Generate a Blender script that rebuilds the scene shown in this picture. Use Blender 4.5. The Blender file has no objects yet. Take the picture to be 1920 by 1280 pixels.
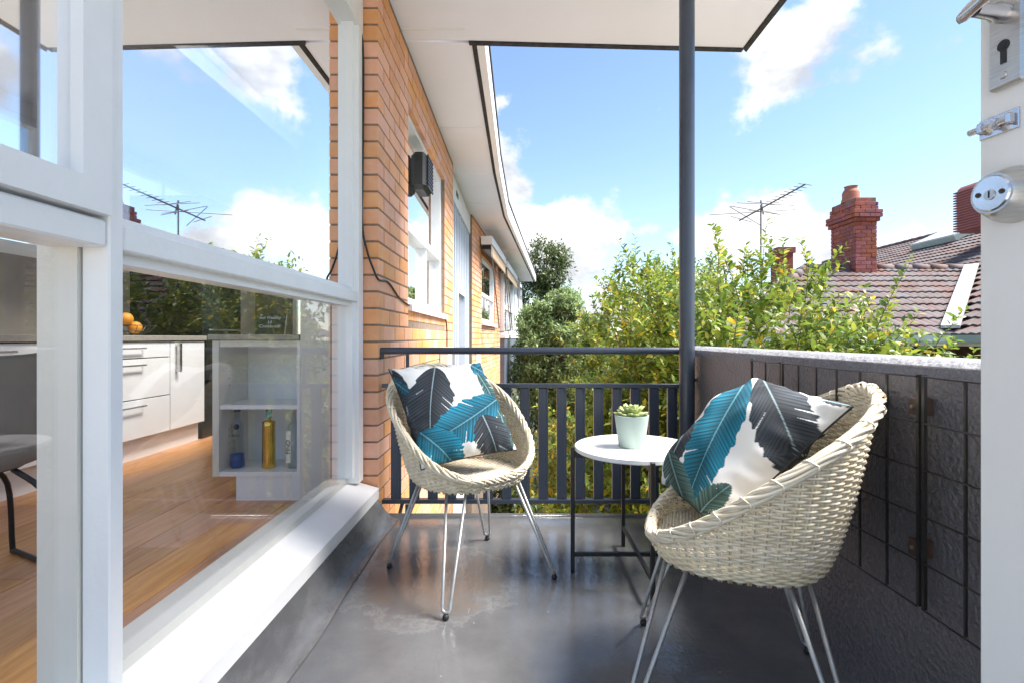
import bpy, math, random
import numpy as np
from mathutils import Vector, Matrix
R = math.radians
random.seed(7); rng = np.random.default_rng(11)
scene = bpy.context.scene
col = scene.collection

# ------------------------------------------------------------------ camera
F, U0, V0, H = 950.0, 975.0, 633.0, 0.93      # focal length in photo pixels, vanishing point, eye height
cam_d = bpy.data.cameras.new('camera'); cam = bpy.data.objects.new('camera', cam_d); col.objects.link(cam)
cam.location = (0, 0, H); cam.rotation_euler = (R(90), 0, 0)
cam_d.sensor_width = 36; cam_d.lens = F / 1920 * 36
cam_d.shift_x = -(U0 - 960) / 1920; cam_d.shift_y = -(640 - V0) / 1920
cam_d.clip_start = 0.02; cam_d.clip_end = 2000
scene.camera = cam

# ------------------------------------------------------------------ world, sun, exposure
SUN_AZ, SUN_EL = R(95), R(56)                  # azimuth from +Y towards +X
world = bpy.data.worlds.new('World'); scene.world = world; world.use_nodes = True
nt = world.node_tree; nt.nodes.clear()
def N(t, typ, **kw):
    n = t.nodes.new(typ)
    for k, v in kw.items(): setattr(n, k, v)
    return n
def L(t, a, b): t.links.new(a, b)
def mathn(t, op, a, b=None, c=None, clamp=False):
    n = N(t, 'ShaderNodeMath', operation=op); n.use_clamp = clamp
    for i, x in enumerate((a, b, c)):
        if x is None: continue
        if isinstance(x, (int, float)): n.inputs[i].default_value = x
        else: L(t, x, n.inputs[i])
    return n.outputs[0]
sky = N(nt, 'ShaderNodeTexSky', sky_type='NISHITA'); sky.sun_disc = False
sky.sun_elevation = SUN_EL; sky.sun_rotation = SUN_AZ; sky.air_density = 1.0; sky.dust_density = 0.3; sky.ozone_density = 1.6
tc = N(nt, 'ShaderNodeTexCoord')
nrm = N(nt, 'ShaderNodeVectorMath', operation='NORMALIZE'); L(nt, tc.outputs['Generated'], nrm.inputs[0])
D = nrm.outputs[0]
wn = N(nt, 'ShaderNodeTexNoise'); wn.inputs['Scale'].default_value = 7.0; wn.inputs['Detail'].default_value = 5; L(nt, D, wn.inputs['Vector'])
ws = N(nt, 'ShaderNodeVectorMath', operation='SUBTRACT'); L(nt, wn.outputs['Color'], ws.inputs[0]); ws.inputs[1].default_value = (.5, .5, .5)
wm = N(nt, 'ShaderNodeVectorMath', operation='SCALE'); L(nt, ws.outputs[0], wm.inputs[0]); wm.inputs['Scale'].default_value = .16
wa = N(nt, 'ShaderNodeVectorMath', operation='ADD'); L(nt, D, wa.inputs[0]); L(nt, wm.outputs[0], wa.inputs[1]); DW = wa.outputs[0]
def wnoise(scale, detail, rough, sz=1.0):
    mp = N(nt, 'ShaderNodeMapping'); mp.inputs['Scale'].default_value = (1, 1, sz); L(nt, D, mp.inputs['Vector'])
    n = N(nt, 'ShaderNodeTexNoise'); n.inputs['Scale'].default_value = scale; n.inputs['Detail'].default_value = detail
    n.inputs['Roughness'].default_value = rough; L(nt, mp.outputs[0], n.inputs['Vector']); return n.outputs['Fac']
puff = wnoise(9.0, 9, 0.62, 1.3)
big = wnoise(1.9, 3, 0.5, 2.2)
grey = wnoise(4.0, 6, 0.6, 1.6)
blobs = None
# cumulus banks: photo direction (u, v), half extents in photo pixels
for (u, v, rx, rz) in [(1470, 110, 190, 125), (1405, 425, 150, 100), (1050, 455, 190, 130), (930, 350, 70, 90), (945, 212, 55, 45),
                       (1600, 470, 190, 60), (1200, 570, 260, 80), (2120, 60, 340, 230), (2250, 380, 360, 170)]:
    d = Vector(((u - U0) / F, 1, (V0 - v) / F)); k = d.length; d.normalize()
    s = N(nt, 'ShaderNodeVectorMath', operation='SUBTRACT'); L(nt, DW, s.inputs[0]); s.inputs[1].default_value = d
    m = N(nt, 'ShaderNodeVectorMath', operation='MULTIPLY'); L(nt, s.outputs[0], m.inputs[0])
    m.inputs[1].default_value = (F * k / rx, F * k / rx, F * k / rz)
    ln = N(nt, 'ShaderNodeVectorMath', operation='LENGTH'); L(nt, m.outputs[0], ln.inputs[0])
    b = mathn(nt, 'SUBTRACT', 1.0, ln.outputs['Value'], clamp=True)
    blobs = b if blobs is None else mathn(nt, 'MAXIMUM', blobs, b)
den = mathn(nt, 'ADD', mathn(nt, 'MULTIPLY', blobs, 0.95), mathn(nt, 'MULTIPLY', mathn(nt, 'SUBTRACT', puff, 0.5), 1.5))
den = mathn(nt, 'ADD', den, mathn(nt, 'MULTIPLY', mathn(nt, 'SUBTRACT', big, 0.58), 1.2))
mr = N(nt, 'ShaderNodeMapRange', interpolation_type='SMOOTHSTEP'); L(nt, den, mr.inputs[0])
mr.inputs[1].default_value = 0.15; mr.inputs[2].default_value = 0.50
cr = N(nt, 'ShaderNodeValToRGB'); L(nt, grey, cr.inputs[0])
cr.color_ramp.elements[0].position = 0.36; cr.color_ramp.elements[0].color = (2.5, 2.65, 2.95, 1)
cr.color_ramp.elements[1].position = 0.56; cr.color_ramp.elements[1].color = (5.0, 5.02, 5.05, 1)
mix = N(nt, 'ShaderNodeMix', data_type='RGBA'); L(nt, mr.outputs[0], mix.inputs['Factor'])
L(nt, sky.outputs[0], mix.inputs['A']); L(nt, cr.outputs[0], mix.inputs['B'])
bg = N(nt, 'ShaderNodeBackground'); bg.inputs['Strength'].default_value = 0.069; L(nt, mix.outputs['Result'], bg.inputs['Color'])
out = N(nt, 'ShaderNodeOutputWorld'); L(nt, bg.outputs[0], out.inputs['Surface'])

sun_d = bpy.data.lights.new('sun', 'SUN'); sun = bpy.data.objects.new('sun', sun_d); col.objects.link(sun)
sun_d.energy = 3.7; sun_d.angle = R(29); sun_d.color = (1.0, 0.96, 0.91)
sdir = Vector((math.sin(SUN_AZ) * math.cos(SUN_EL), math.cos(SUN_AZ) * math.cos(SUN_EL), math.sin(SUN_EL)))
sun.rotation_euler = sdir.to_track_quat('Z', 'Y').to_euler(); sun.location = sdir * 30
vs = scene.view_settings; vs.view_transform = 'Standard'; vs.look = 'None'; vs.gamma = 1.0; vs.use_curve_mapping = False
vs.exposure = 2.05
scene.render.engine = 'CYCLES'; cy = scene.cycles
cy.use_denoising = True; cy.max_bounces = 9; cy.diffuse_bounces = 5; cy.glossy_bounces = 5; cy.transparent_max_bounces = 12
cy.sample_clamp_indirect = 8.0

# ------------------------------------------------------------------ helpers
def px(u, v, Y): return Vector(((u - U0) / F * Y, Y, H + (V0 - v) / F * Y))
def tag(o, label=None, cat=None, group=None, kind=None):
    if label: o['label'] = label
    if cat: o['category'] = cat
    if group: o['group'] = group
    if kind: o['kind'] = kind
    return o
def root_loc(p):
    while p.parent: p = p.parent
    return Vector(p.location)
def thing(name, label, cat, loc=(0, 0, 0), rz=0, group=None, kind=None):
    o = bpy.data.objects.new(name, None); o.empty_display_size = 0.1; col.objects.link(o)
    o.location = loc; o.rotation_euler = (0, 0, rz)
    return tag(o, label, cat, group, kind)
class MB:
    def __init__(s): s.v = []; s.f = []; s.c = None
    def add(s, vs, fs):
        b = len(s.v); s.v.extend([tuple(x) for x in vs]); s.f.extend([tuple(i + b for i in q) for q in fs]); return s
    def hexa(s, p):                       # 8 points: bottom 4 ccw, top 4 ccw
        return s.add(p, [(3, 2, 1, 0), (4, 5, 6, 7), (0, 1, 5, 4), (1, 2, 6, 5), (2, 3, 7, 6), (3, 0, 4, 7)])
    def box(s, x0, x1, y0, y1, z0, z1, ch=0.0):
        if x0 > x1: x0, x1 = x1, x0
        if y0 > y1: y0, y1 = y1, y0
        if z0 > z1: z0, z1 = z1, z0
        if ch <= 0:
            return s.hexa([(x0, y0, z0), (x1, y0, z0), (x1, y1, z0), (x0, y1, z0), (x0, y0, z1), (x1, y0, z1), (x1, y1, z1), (x0, y1, z1)])
        ch = min(ch, (x1 - x0) * .4, (y1 - y0) * .4, (z1 - z0) * .4)
        c = [(x0 + x1) / 2, (y0 + y1) / 2, (z0 + z1) / 2]; h = [(x1 - x0) / 2, (y1 - y0) / 2, (z1 - z0) / 2]
        vs = []; idx = {}
        for sx in (-1, 1):
            for sy in (-1, 1):
                for sz in (-1, 1):
                    for a in range(3):
                        sg = (sx, sy, sz); q = [c[i] + sg[i] * (h[i] - (0 if i == a else ch)) for i in range(3)]
                        idx[(sx, sy, sz, a)] = len(vs); vs.append(tuple(q))
        fs = []
        for a in range(3):
            b, d = (a + 1) % 3, (a + 2) % 3
            for sg in (-1, 1):
                q = []
                for (sb, sd) in ((-1, -1), (1, -1), (1, 1), (-1, 1)):
                    k = [0, 0, 0]; k[a] = sg; k[b] = sb; k[d] = sd; q.append(idx[(*k, a)])
                fs.append(tuple(q) if sg > 0 else tuple(q[::-1]))
            for sb in (-1, 1):                     # edges running along a, between faces b and d
                for sd in (-1, 1):
                    k0 = [0, 0, 0]; k1 = [0, 0, 0]; k0[a] = -1; k1[a] = 1
                    for k in (k0, k1): k[b] = sb; k[d] = sd
                    q = (idx[(*k0, b)], idx[(*k1, b)], idx[(*k1, d)], idx[(*k0, d)])
                    fs.append(q if sb * sd < 0 else q[::-1])
        for sx in (-1, 1):
            for sy in (-1, 1):
                for sz in (-1, 1):
                    t = tuple(idx[(sx, sy, sz, a)] for a in range(3)); fs.append(t if sx * sy * sz > 0 else t[::-1])
        return s.add(vs, fs)
    def tube(s, path, r, n=8, closed=False, cap=True, flat=None):
        P = [Vector(p) for p in path]; m = len(P); rs = r if isinstance(r, (list, tuple)) else [r] * m
        T = []
        for i in range(m):
            a = P[(i - 1) % m] if (closed or i > 0) else P[i]; b = P[(i + 1) % m] if (closed or i < m - 1) else P[i]
            t = (b - a); T.append(t.normalized() if t.length > 1e-9 else Vector((0, 0, 1)))
        up = Vector((0, 0, 1)) if abs(T[0].z) < .9 else Vector((1, 0, 0))
        nv = (up - T[0] * up.dot(T[0])).normalized(); vs = []
        for i in range(m):
            nv = nv - T[i] * nv.dot(T[i])
            nv = nv.normalized() if nv.length > 1e-9 else T[i].orthogonal().normalized()
            bv = T[i].cross(nv)
            for k in range(n):
                a = 2 * math.pi * k / n; vs.append(P[i] + nv * (math.cos(a) * rs[i]) + bv * (math.sin(a) * rs[i] * (flat or 1)))
        fs = []
        for i in range(m if closed else m - 1):
            j = (i + 1) % m
            for k in range(n): fs.append((i * n + k, i * n + (k + 1) % n, j * n + (k + 1) % n, j * n + k))
        if not closed and cap: fs.append(tuple(range(n - 1, -1, -1))); fs.append(tuple((m - 1) * n + k for k in range(n)))
        return s.add(vs, fs)
    def lathe(s, prof, n=24, c=(0, 0, 0)):
        vs = []; fs = []; m = len(prof)
        for (r, z) in prof:
            for k in range(n):
                a = 2 * math.pi * k / n; vs.append((c[0] + r * math.cos(a), c[1] + r * math.sin(a), c[2] + z))
        for i in range(m - 1):
            for k in range(n): fs.append((i * n + k, i * n + (k + 1) % n, (i + 1) * n + (k + 1) % n, (i + 1) * n + k))
        fs.append(tuple(range(n - 1, -1, -1))); fs.append(tuple((m - 1) * n + k for k in range(n)))
        return s.add(vs, fs)
    def poly_slab(s, pts, z0, z1):
        n = len(pts); vs = [(x, y, z0) for x, y in pts] + [(x, y, z1) for x, y in pts]
        fs = [tuple(range(n - 1, -1, -1)), tuple(range(n, 2 * n))] + [(i, (i + 1) % n, n + (i + 1) % n, n + i) for i in range(n)]
        return s.add(vs, fs)
    def xf(s, M): s.v = [tuple(M @ Vector(p)) for p in s.v]; return s
    def mesh(s, name, smooth=False):
        me = bpy.data.meshes.new(name); me.from_pydata(s.v, [], s.f); me.validate()
        if smooth: me.polygons.foreach_set('use_smooth', [True] * len(me.polygons))
        return me
    def build(s, name, mat, parent=None, smooth=False, local=False, auto=None):
        if parent is not None:
            if not local:
                l = root_loc(parent); s.v = [(x - l.x, y - l.y, z - l.z) for x, y, z in s.v]
            loc = (0, 0, 0)
        else:
            a = np.array(s.v); lo, hi = a.min(0), a.max(0); loc = ((lo[0] + hi[0]) / 2, (lo[1] + hi[1]) / 2, lo[2])
            s.v = [(x - loc[0], y - loc[1], z - loc[2]) for x, y, z in s.v]
        me = s.mesh(name, smooth or auto is not None); me.materials.append(mat)
        if auto is not None: me.set_sharp_from_angle(angle=R(auto))
        o = bpy.data.objects.new(name, me); col.objects.link(o); o.parent = parent; o.location = loc
        return o
def copy_tree(o, parent=None):
    c = o.copy(); col.objects.link(c); c.parent = parent
    for ch in [x for x in bpy.data.objects if x.parent == o and x is not c]: copy_tree(ch, c)
    return c
def pieces(parent, name, meshes, items, n_ind, mat, stuff_name):
    """items: (Matrix world, mesh index). The n_ind nearest become objects, the rest one joined part."""
    eye = Vector((0, 0, H)); l = root_loc(parent) ; T = Matrix.Translation(-l)
    items = sorted(items, key=lambda it: (it[0].translation - eye).length)
    for M, i in items[:n_ind]:
        o = bpy.data.objects.new(name, meshes[i]); col.objects.link(o); o.parent = parent; o.matrix_basis = T @ M
    rest = items[n_ind:]
    if rest:
        b = MB()
        for M, i in rest:
            me = meshes[i]; b.add([M @ v.co for v in me.vertices], [tuple(p.vertices) for p in me.polygons])
        o = b.build(stuff_name, mat, parent); o['kind'] = 'stuff'
def text_mesh(body, size, depth=0.0006):
    cu = bpy.data.curves.new('t', 'FONT'); cu.body = body; cu.size = size; cu.extrude = depth; cu.align_x = 'CENTER'; cu.resolution_u = 2
    o = bpy.data.objects.new('t', cu); col.objects.link(o); bpy.context.view_layer.update()
    me = bpy.data.meshes.new_from_object(o.evaluated_get(bpy.context.evaluated_depsgraph_get()))
    bpy.data.objects.remove(o); return me
def text_part(body, size, M, mat, parent, name='lettering'):
    me = text_mesh(body, size); me.transform(Matrix.Translation(-root_loc(parent)) @ M); me.materials.clear(); me.materials.append(mat)
    o = bpy.data.objects.new(name, me); col.objects.link(o); o.parent = parent; return o

# ------------------------------------------------------------------ materials
MATS = {}
def mat(name, c1, c2=None, rough=0.5, ns=6.0, nd=5, bump=0.0, bs=60.0, bd=4, metal=0.0, spec=0.5, rnd=0.0, rr=0.0, coord='Object', stretch=None, thr=(0.35, 0.65), coat=0):
    m = bpy.data.materials.new(name); m.use_nodes = True; t = m.node_tree; p = t.nodes['Principled BSDF']
    p.inputs['Roughness'].default_value = rough; p.inputs['Metallic'].default_value = metal; p.inputs['Specular IOR Level'].default_value = spec
    p.inputs['Coat Weight'].default_value = coat
    c2 = c2 or tuple(x * 0.86 for x in c1)
    co = N(t, 'ShaderNodeTexCoord').outputs['Object'] if coord == 'Object' else N(t, 'ShaderNodeNewGeometry').outputs['Position']
    if stretch:
        mp = N(t, 'ShaderNodeMapping'); mp.inputs['Scale'].default_value = stretch; L(t, co, mp.inputs['Vector']); co = mp.outputs[0]
    n = N(t, 'ShaderNodeTexNoise'); n.inputs['Scale'].default_value = ns; n.inputs['Detail'].default_value = nd; n.inputs['Roughness'].default_value = .6; L(t, co, n.inputs['Vector'])
    r = N(t, 'ShaderNodeValToRGB'); L(t, n.outputs['Fac'], r.inputs[0])
    r.color_ramp.elements[0].position = thr[0]; r.color_ramp.elements[0].color = (*c1, 1); r.color_ramp.elements[1].position = thr[1]; r.color_ramp.elements[1].color = (*c2, 1)
    c = r.outputs[0]
    if rnd:
        oi = N(t, 'ShaderNodeObjectInfo').outputs['Random']; isl = N(t, 'ShaderNodeNewGeometry').outputs['Random Per Island']
        x = mathn(t, 'FRACT', mathn(t, 'ADD', oi, isl)); h = N(t, 'ShaderNodeHueSaturation'); L(t, c, h.inputs['Color'])
        L(t, mathn(t, 'ADD', mathn(t, 'MULTIPLY', x, 2 * rnd), 1 - rnd), h.inputs['Value'])
        y = mathn(t, 'FRACT', mathn(t, 'MULTIPLY', x, 7.31)); L(t, mathn(t, 'ADD', mathn(t, 'MULTIPLY', y, 0.05 * min(1, rnd * 3)), 0.5 - 0.025 * min(1, rnd * 3)), h.inputs['Hue'])
        L(t, mathn(t, 'ADD', mathn(t, 'MULTIPLY', y, 0.3), 0.85), h.inputs['Saturation'])
        c = h.outputs[0]
    L(t, c, p.inputs['Base Color'])
    if rr:
        L(t, mathn(t, 'ADD', mathn(t, 'MULTIPLY', n.outputs['Fac'], rr * 2), rough - rr), p.inputs['Roughness'])
    if bump:
        b = N(t, 'ShaderNodeTexNoise'); b.inputs['Scale'].default_value = bs; b.inputs['Detail'].default_value = bd; L(t, co, b.inputs['Vector'])
        bn = N(t, 'ShaderNodeBump'); bn.inputs['Strength'].default_value = bump; bn.inputs['Distance'].default_value = 0.01; L(t, b.outputs['Fac'], bn.inputs['Height']); L(t, bn.outputs[0], p.inputs['Normal'])
    MATS[name] = m; return m
M_white = mat('white_paint', (.84, .84, .84), (.78, .78, .78), rough=.35, ns=3, bump=.06, bs=120)
M_whitew = mat('white_worn_paint', (.85, .85, .845), (.795, .79, .78), rough=.38, ns=4, nd=7, bump=.10, bs=60, thr=(.4, .8))
M_door = mat('door_paint', (.83, .825, .81), (.79, .785, .77), rough=.38, ns=2, bump=.04, bs=90, stretch=(1, 1, .1))
M_soffit = mat('soffit_paint', (.87, .88, .93), (.81, .81, .84), rough=.8, ns=1.1, nd=8, bump=.08, bs=25, thr=(.3, .8))
M_dark = mat('slate_paint', (.048, .060, .085), (.040, .050, .070), rough=.30, ns=6, bump=.05, bs=80)
M_black = mat('black_metal', (.012, .012, .013), (.02, .02, .02), rough=.4)
M_batten = mat('batten_paint', (.58, .61, .66), (.54, .57, .62), rough=.5)
M_gap = mat('black_bitumen', (.02, .018, .018), (.05, .047, .045), rough=.85, ns=20, bump=.3)
M_brick = mat('orange_brick', (.80, .415, .235), (.72, .315, .155), rough=.6, ns=9, bump=.25, bs=70, rnd=.10, coord='Position', thr=(.3, .75))
M_mortar = mat('brown_mortar', (.21, .15, .105), (.28, .21, .155), rough=.95, ns=30, bump=.5, bs=80, coord='Position')
M_red = mat('red_brick', (.30, .085, .06), (.22, .055, .045), rough=.8, ns=8, bump=.4, bs=60, rnd=.22, coord='Position')
M_redmortar = mat('chimney_mortar', (.20, .13, .11), (.14, .09, .08), rough=.95, coord='Position')
M_steel = mat('brushed_steel', (.62, .60, .57), (.50, .49, .46), rough=.3, metal=1, ns=30, stretch=(1, 1, 12))
M_chrome = mat('satin_chrome', (.72, .72, .74), (.60, .58, .58), rough=.2, metal=1, ns=12)
M_leg = mat('silver_rod', (.50, .50, .49), (.40, .40, .39), rough=.45, metal=.7, ns=30)
M_rubber = mat('black_rubber', (.012, .012, .012), (.02, .02, .02), rough=.55)
M_wicker = mat('cream_wicker', (.80, .71, .54), (.68, .58, .42), rough=.42, ns=25, rnd=.07)
M_table = mat('white_table', (.85, .84, .82), (.78, .77, .75), rough=.5, ns=8, bump=.05)
M_pot = mat('sage_pot', (.40, .49, .45), (.36, .45, .41), rough=.65, ns=12, bump=.08)
M_littop = mat('sky_lit_top_tint', (.27, .267, .28), (.22, .217, .226), rough=.5, ns=6, bump=1.0, bs=52, bd=6, thr=(.45, .7))  # paler grey paints in the bright sky light on the parapet top
M_render = mat('rough_render', (.120, .119, .136), (.085, .085, .098), rough=.36, ns=3, bump=.9, bs=75, bd=4, spec=.7)
M_kitch = mat('white_laminate', (.88, .88, .88), (.86, .86, .86), rough=.3)
M_panel = mat('cream_laminate', (.74, .71, .65), (.70, .67, .61), rough=.4)
M_bench = mat('stone_bench', (.36, .33, .30), (.30, .27, .24), rough=.3, ns=40)
M_wall = mat('interior_wall', (.80, .77, .72), (.77, .74, .69), rough=.8)
M_taupe = mat('taupe_wall', (.30, .26, .22), (.27, .235, .20), rough=.6)
M_board = mat('oak_board', (.76, .37, .13), (.58, .24, .07), rough=.38, ns=5, nd=8, bump=.06, bs=30, stretch=(9, .7, 1), rnd=.14, coord='Position')
M_glassblack = mat('black_glass', (.006, .006, .007), rough=.08)
M_fabricblack = mat('charcoal_shell', (.03, .03, .032), (.022, .022, .024), rough=.7, bump=.2, bs=300)
M_shellwhite = mat('grey_shell', (.24, .225, .21), rough=.45)
M_orange = mat('orange_peel', (.80, .33, .03), (.72, .27, .02), rough=.4, bump=.3, bs=300)
M_gold = mat('gold_bottle', (.85, .56, .14), (.80, .50, .10), rough=.16, metal=1)
M_blue = mat('blue_glass', (.02, .09, .38), rough=.1)
M_navy = mat('navy_seal', (.01, .015, .08), rough=.2)
M_cyan = mat('blue_cap', (.02, .30, .55), rough=.3)
M_label = mat('paper_label', (.80, .79, .75), rough=.6)
M_tile = None
M_galv = mat('zinc_flashing', (.46, .46, .48), (.32, .32, .33), rough=.5, ns=14)
M_gutter = mat('green_grey_gutter', (.34, .42, .38), (.30, .37, .34), rough=.35)
M_wallbrown = mat('brown_brickwork', (.085, .045, .03), (.06, .032, .022), rough=.9, bump=.5, bs=20)
M_maroon = mat('maroon_plastic', (.30, .09, .085), (.26, .075, .07), rough=.5)
M_alu = mat('dull_aluminium', (.16, .15, .14), rough=.5, metal=.6)
M_bark = mat('grey_bark', (.16, .12, .085), (.10, .075, .05), rough=.9, ns=30, bump=.6, bs=60)
M_soil = mat('garden_soil', (.05, .04, .025), (.04, .055, .02), rough=1, ns=1.2, bump=.6, bs=12)
M_path = mat('garden_path', (.16, .155, .15), (.11, .105, .10), rough=.85, ns=5, bump=.3, bs=30)
M_terra = mat('terracotta', (.33, .12, .075), rough=.8)
M_blueclad = mat('slate_cladding', (.10, .125, .16), (.085, .105, .14), rough=.5, ns=4)
M_awn = mat('awning_cloth', (.70, .52, .34), (.62, .44, .27), rough=.8)
M_curtain = mat('grey_screen', (.16, .16, .16), (.13, .13, .13), rough=.8)
M_cable = mat('cable', (.008, .008, .008), rough=.4)
M_rust = mat('rusty_steel', (.09, .045, .03), (.03, .022, .02), rough=.7, ns=40)

def glass_mat(name, tint=(.98, .985, .98), a=0.10, k=2.6):
    m = bpy.data.materials.new(name); m.use_nodes = True; t = m.node_tree; t.nodes.clear()
    ge = N(t, 'ShaderNodeNewGeometry'); dp = N(t, 'ShaderNodeVectorMath', operation='DOT_PRODUCT'); L(t, ge.outputs['Normal'], dp.inputs[0]); L(t, ge.outputs['Incoming'], dp.inputs[1])
    gz = mathn(t, 'POWER', mathn(t, 'SUBTRACT', 1.0, mathn(t, 'ABSOLUTE', dp.outputs['Value']), clamp=True), 3.0)     # grazing reflection, same from both sides
    tr = N(t, 'ShaderNodeBsdfTransparent'); tr.inputs[0].default_value = (*tint, 1)
    gl = N(t, 'ShaderNodeBsdfGlossy'); gl.inputs['Roughness'].default_value = 0.0; gl.inputs[0].default_value = (.97, .98, 1, 1)
    f = mathn(t, 'ADD', mathn(t, 'MULTIPLY', gz, k), a, clamp=True)
    mx = N(t, 'ShaderNodeMixShader'); L(t, f, mx.inputs[0]); L(t, tr.outputs[0], mx.inputs[1]); L(t, gl.outputs[0], mx.inputs[2])
    o = N(t, 'ShaderNodeOutputMaterial'); L(t, mx.outputs[0], o.inputs[0]); return m
M_pane = glass_mat('window_glass', a=.015, k=.6)
M_paneup = glass_mat('upper_window_glass', a=.44, k=2.0)
M_pane2 = glass_mat('far_window_glass', a=.22, k=1.5)
M_bottle = glass_mat('clear_bottle', tint=(.80, .84, .86), a=.05, k=.9)

def leaf_mat(name, stops, rough=.35, transl=.35, coat=0.0):
    m = bpy.data.materials.new(name); m.use_nodes = True; t = m.node_tree; p = t.nodes['Principled BSDF']; p.inputs['Roughness'].default_value = rough
    x = mathn(t, 'FRACT', mathn(t, 'ADD', N(t, 'ShaderNodeObjectInfo').outputs['Random'], N(t, 'ShaderNodeNewGeometry').outputs['Random Per Island']))
    r = N(t, 'ShaderNodeValToRGB'); L(t, x, r.inputs[0]); e = r.color_ramp.elements
    while len(e) < len(stops): e.new(.5)
    for i, (pos, c) in enumerate(stops): e[i].position = pos; e[i].color = (*c, 1)
    L(t, r.outputs[0], p.inputs['Base Color'])
    tl = N(t, 'ShaderNodeBsdfTranslucent'); g = N(t, 'ShaderNodeGamma'); g.inputs[1].default_value = .8; L(t, r.outputs[0], g.inputs[0]); L(t, g.outputs[0], tl.inputs[0])
    mx = N(t, 'ShaderNodeMixShader'); mx.inputs[0].default_value = transl; L(t, p.outputs[0], mx.inputs[1]); L(t, tl.outputs[0], mx.inputs[2])
    L(t, mx.outputs[0], t.nodes['Material Output'].inputs[0]); return m
M_leaf = leaf_mat('shrub_leaf', [(0, (.06, .12, .018)), (.35, (.13, .21, .022)), (.68, (.22, .30, .028)), (.90, (.34, .37, .035)), (.97, (.58, .44, .03)), (1, (.60, .32, .02))], rough=.45)
M_leaf_pale = leaf_mat('pale_leaf', [(0, (.13, .21, .075)), (.5, (.23, .32, .115)), (1, (.38, .46, .19))], rough=.5)
M_leaf_dark = leaf_mat('dark_leaf', [(0, (.035, .06, .015)), (.5, (.06, .09, .02)), (1, (.13, .15, .03))], rough=.4)
M_leaf_gold = leaf_mat('gold_leaf', [(0, (.09, .12, .02)), (.5, (.20, .20, .025)), (1, (.42, .26, .03))], rough=.4)
M_agave = leaf_mat('agave_leaf', [(0, (.07, .13, .06)), (1, (.14, .22, .11))], rough=.4, transl=.1)
M_succ = leaf_mat('succulent_leaf', [(0, (.34, .42, .16)), (.6, (.46, .52, .22)), (1, (.56, .56, .26))], rough=.4, transl=.2)

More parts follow.
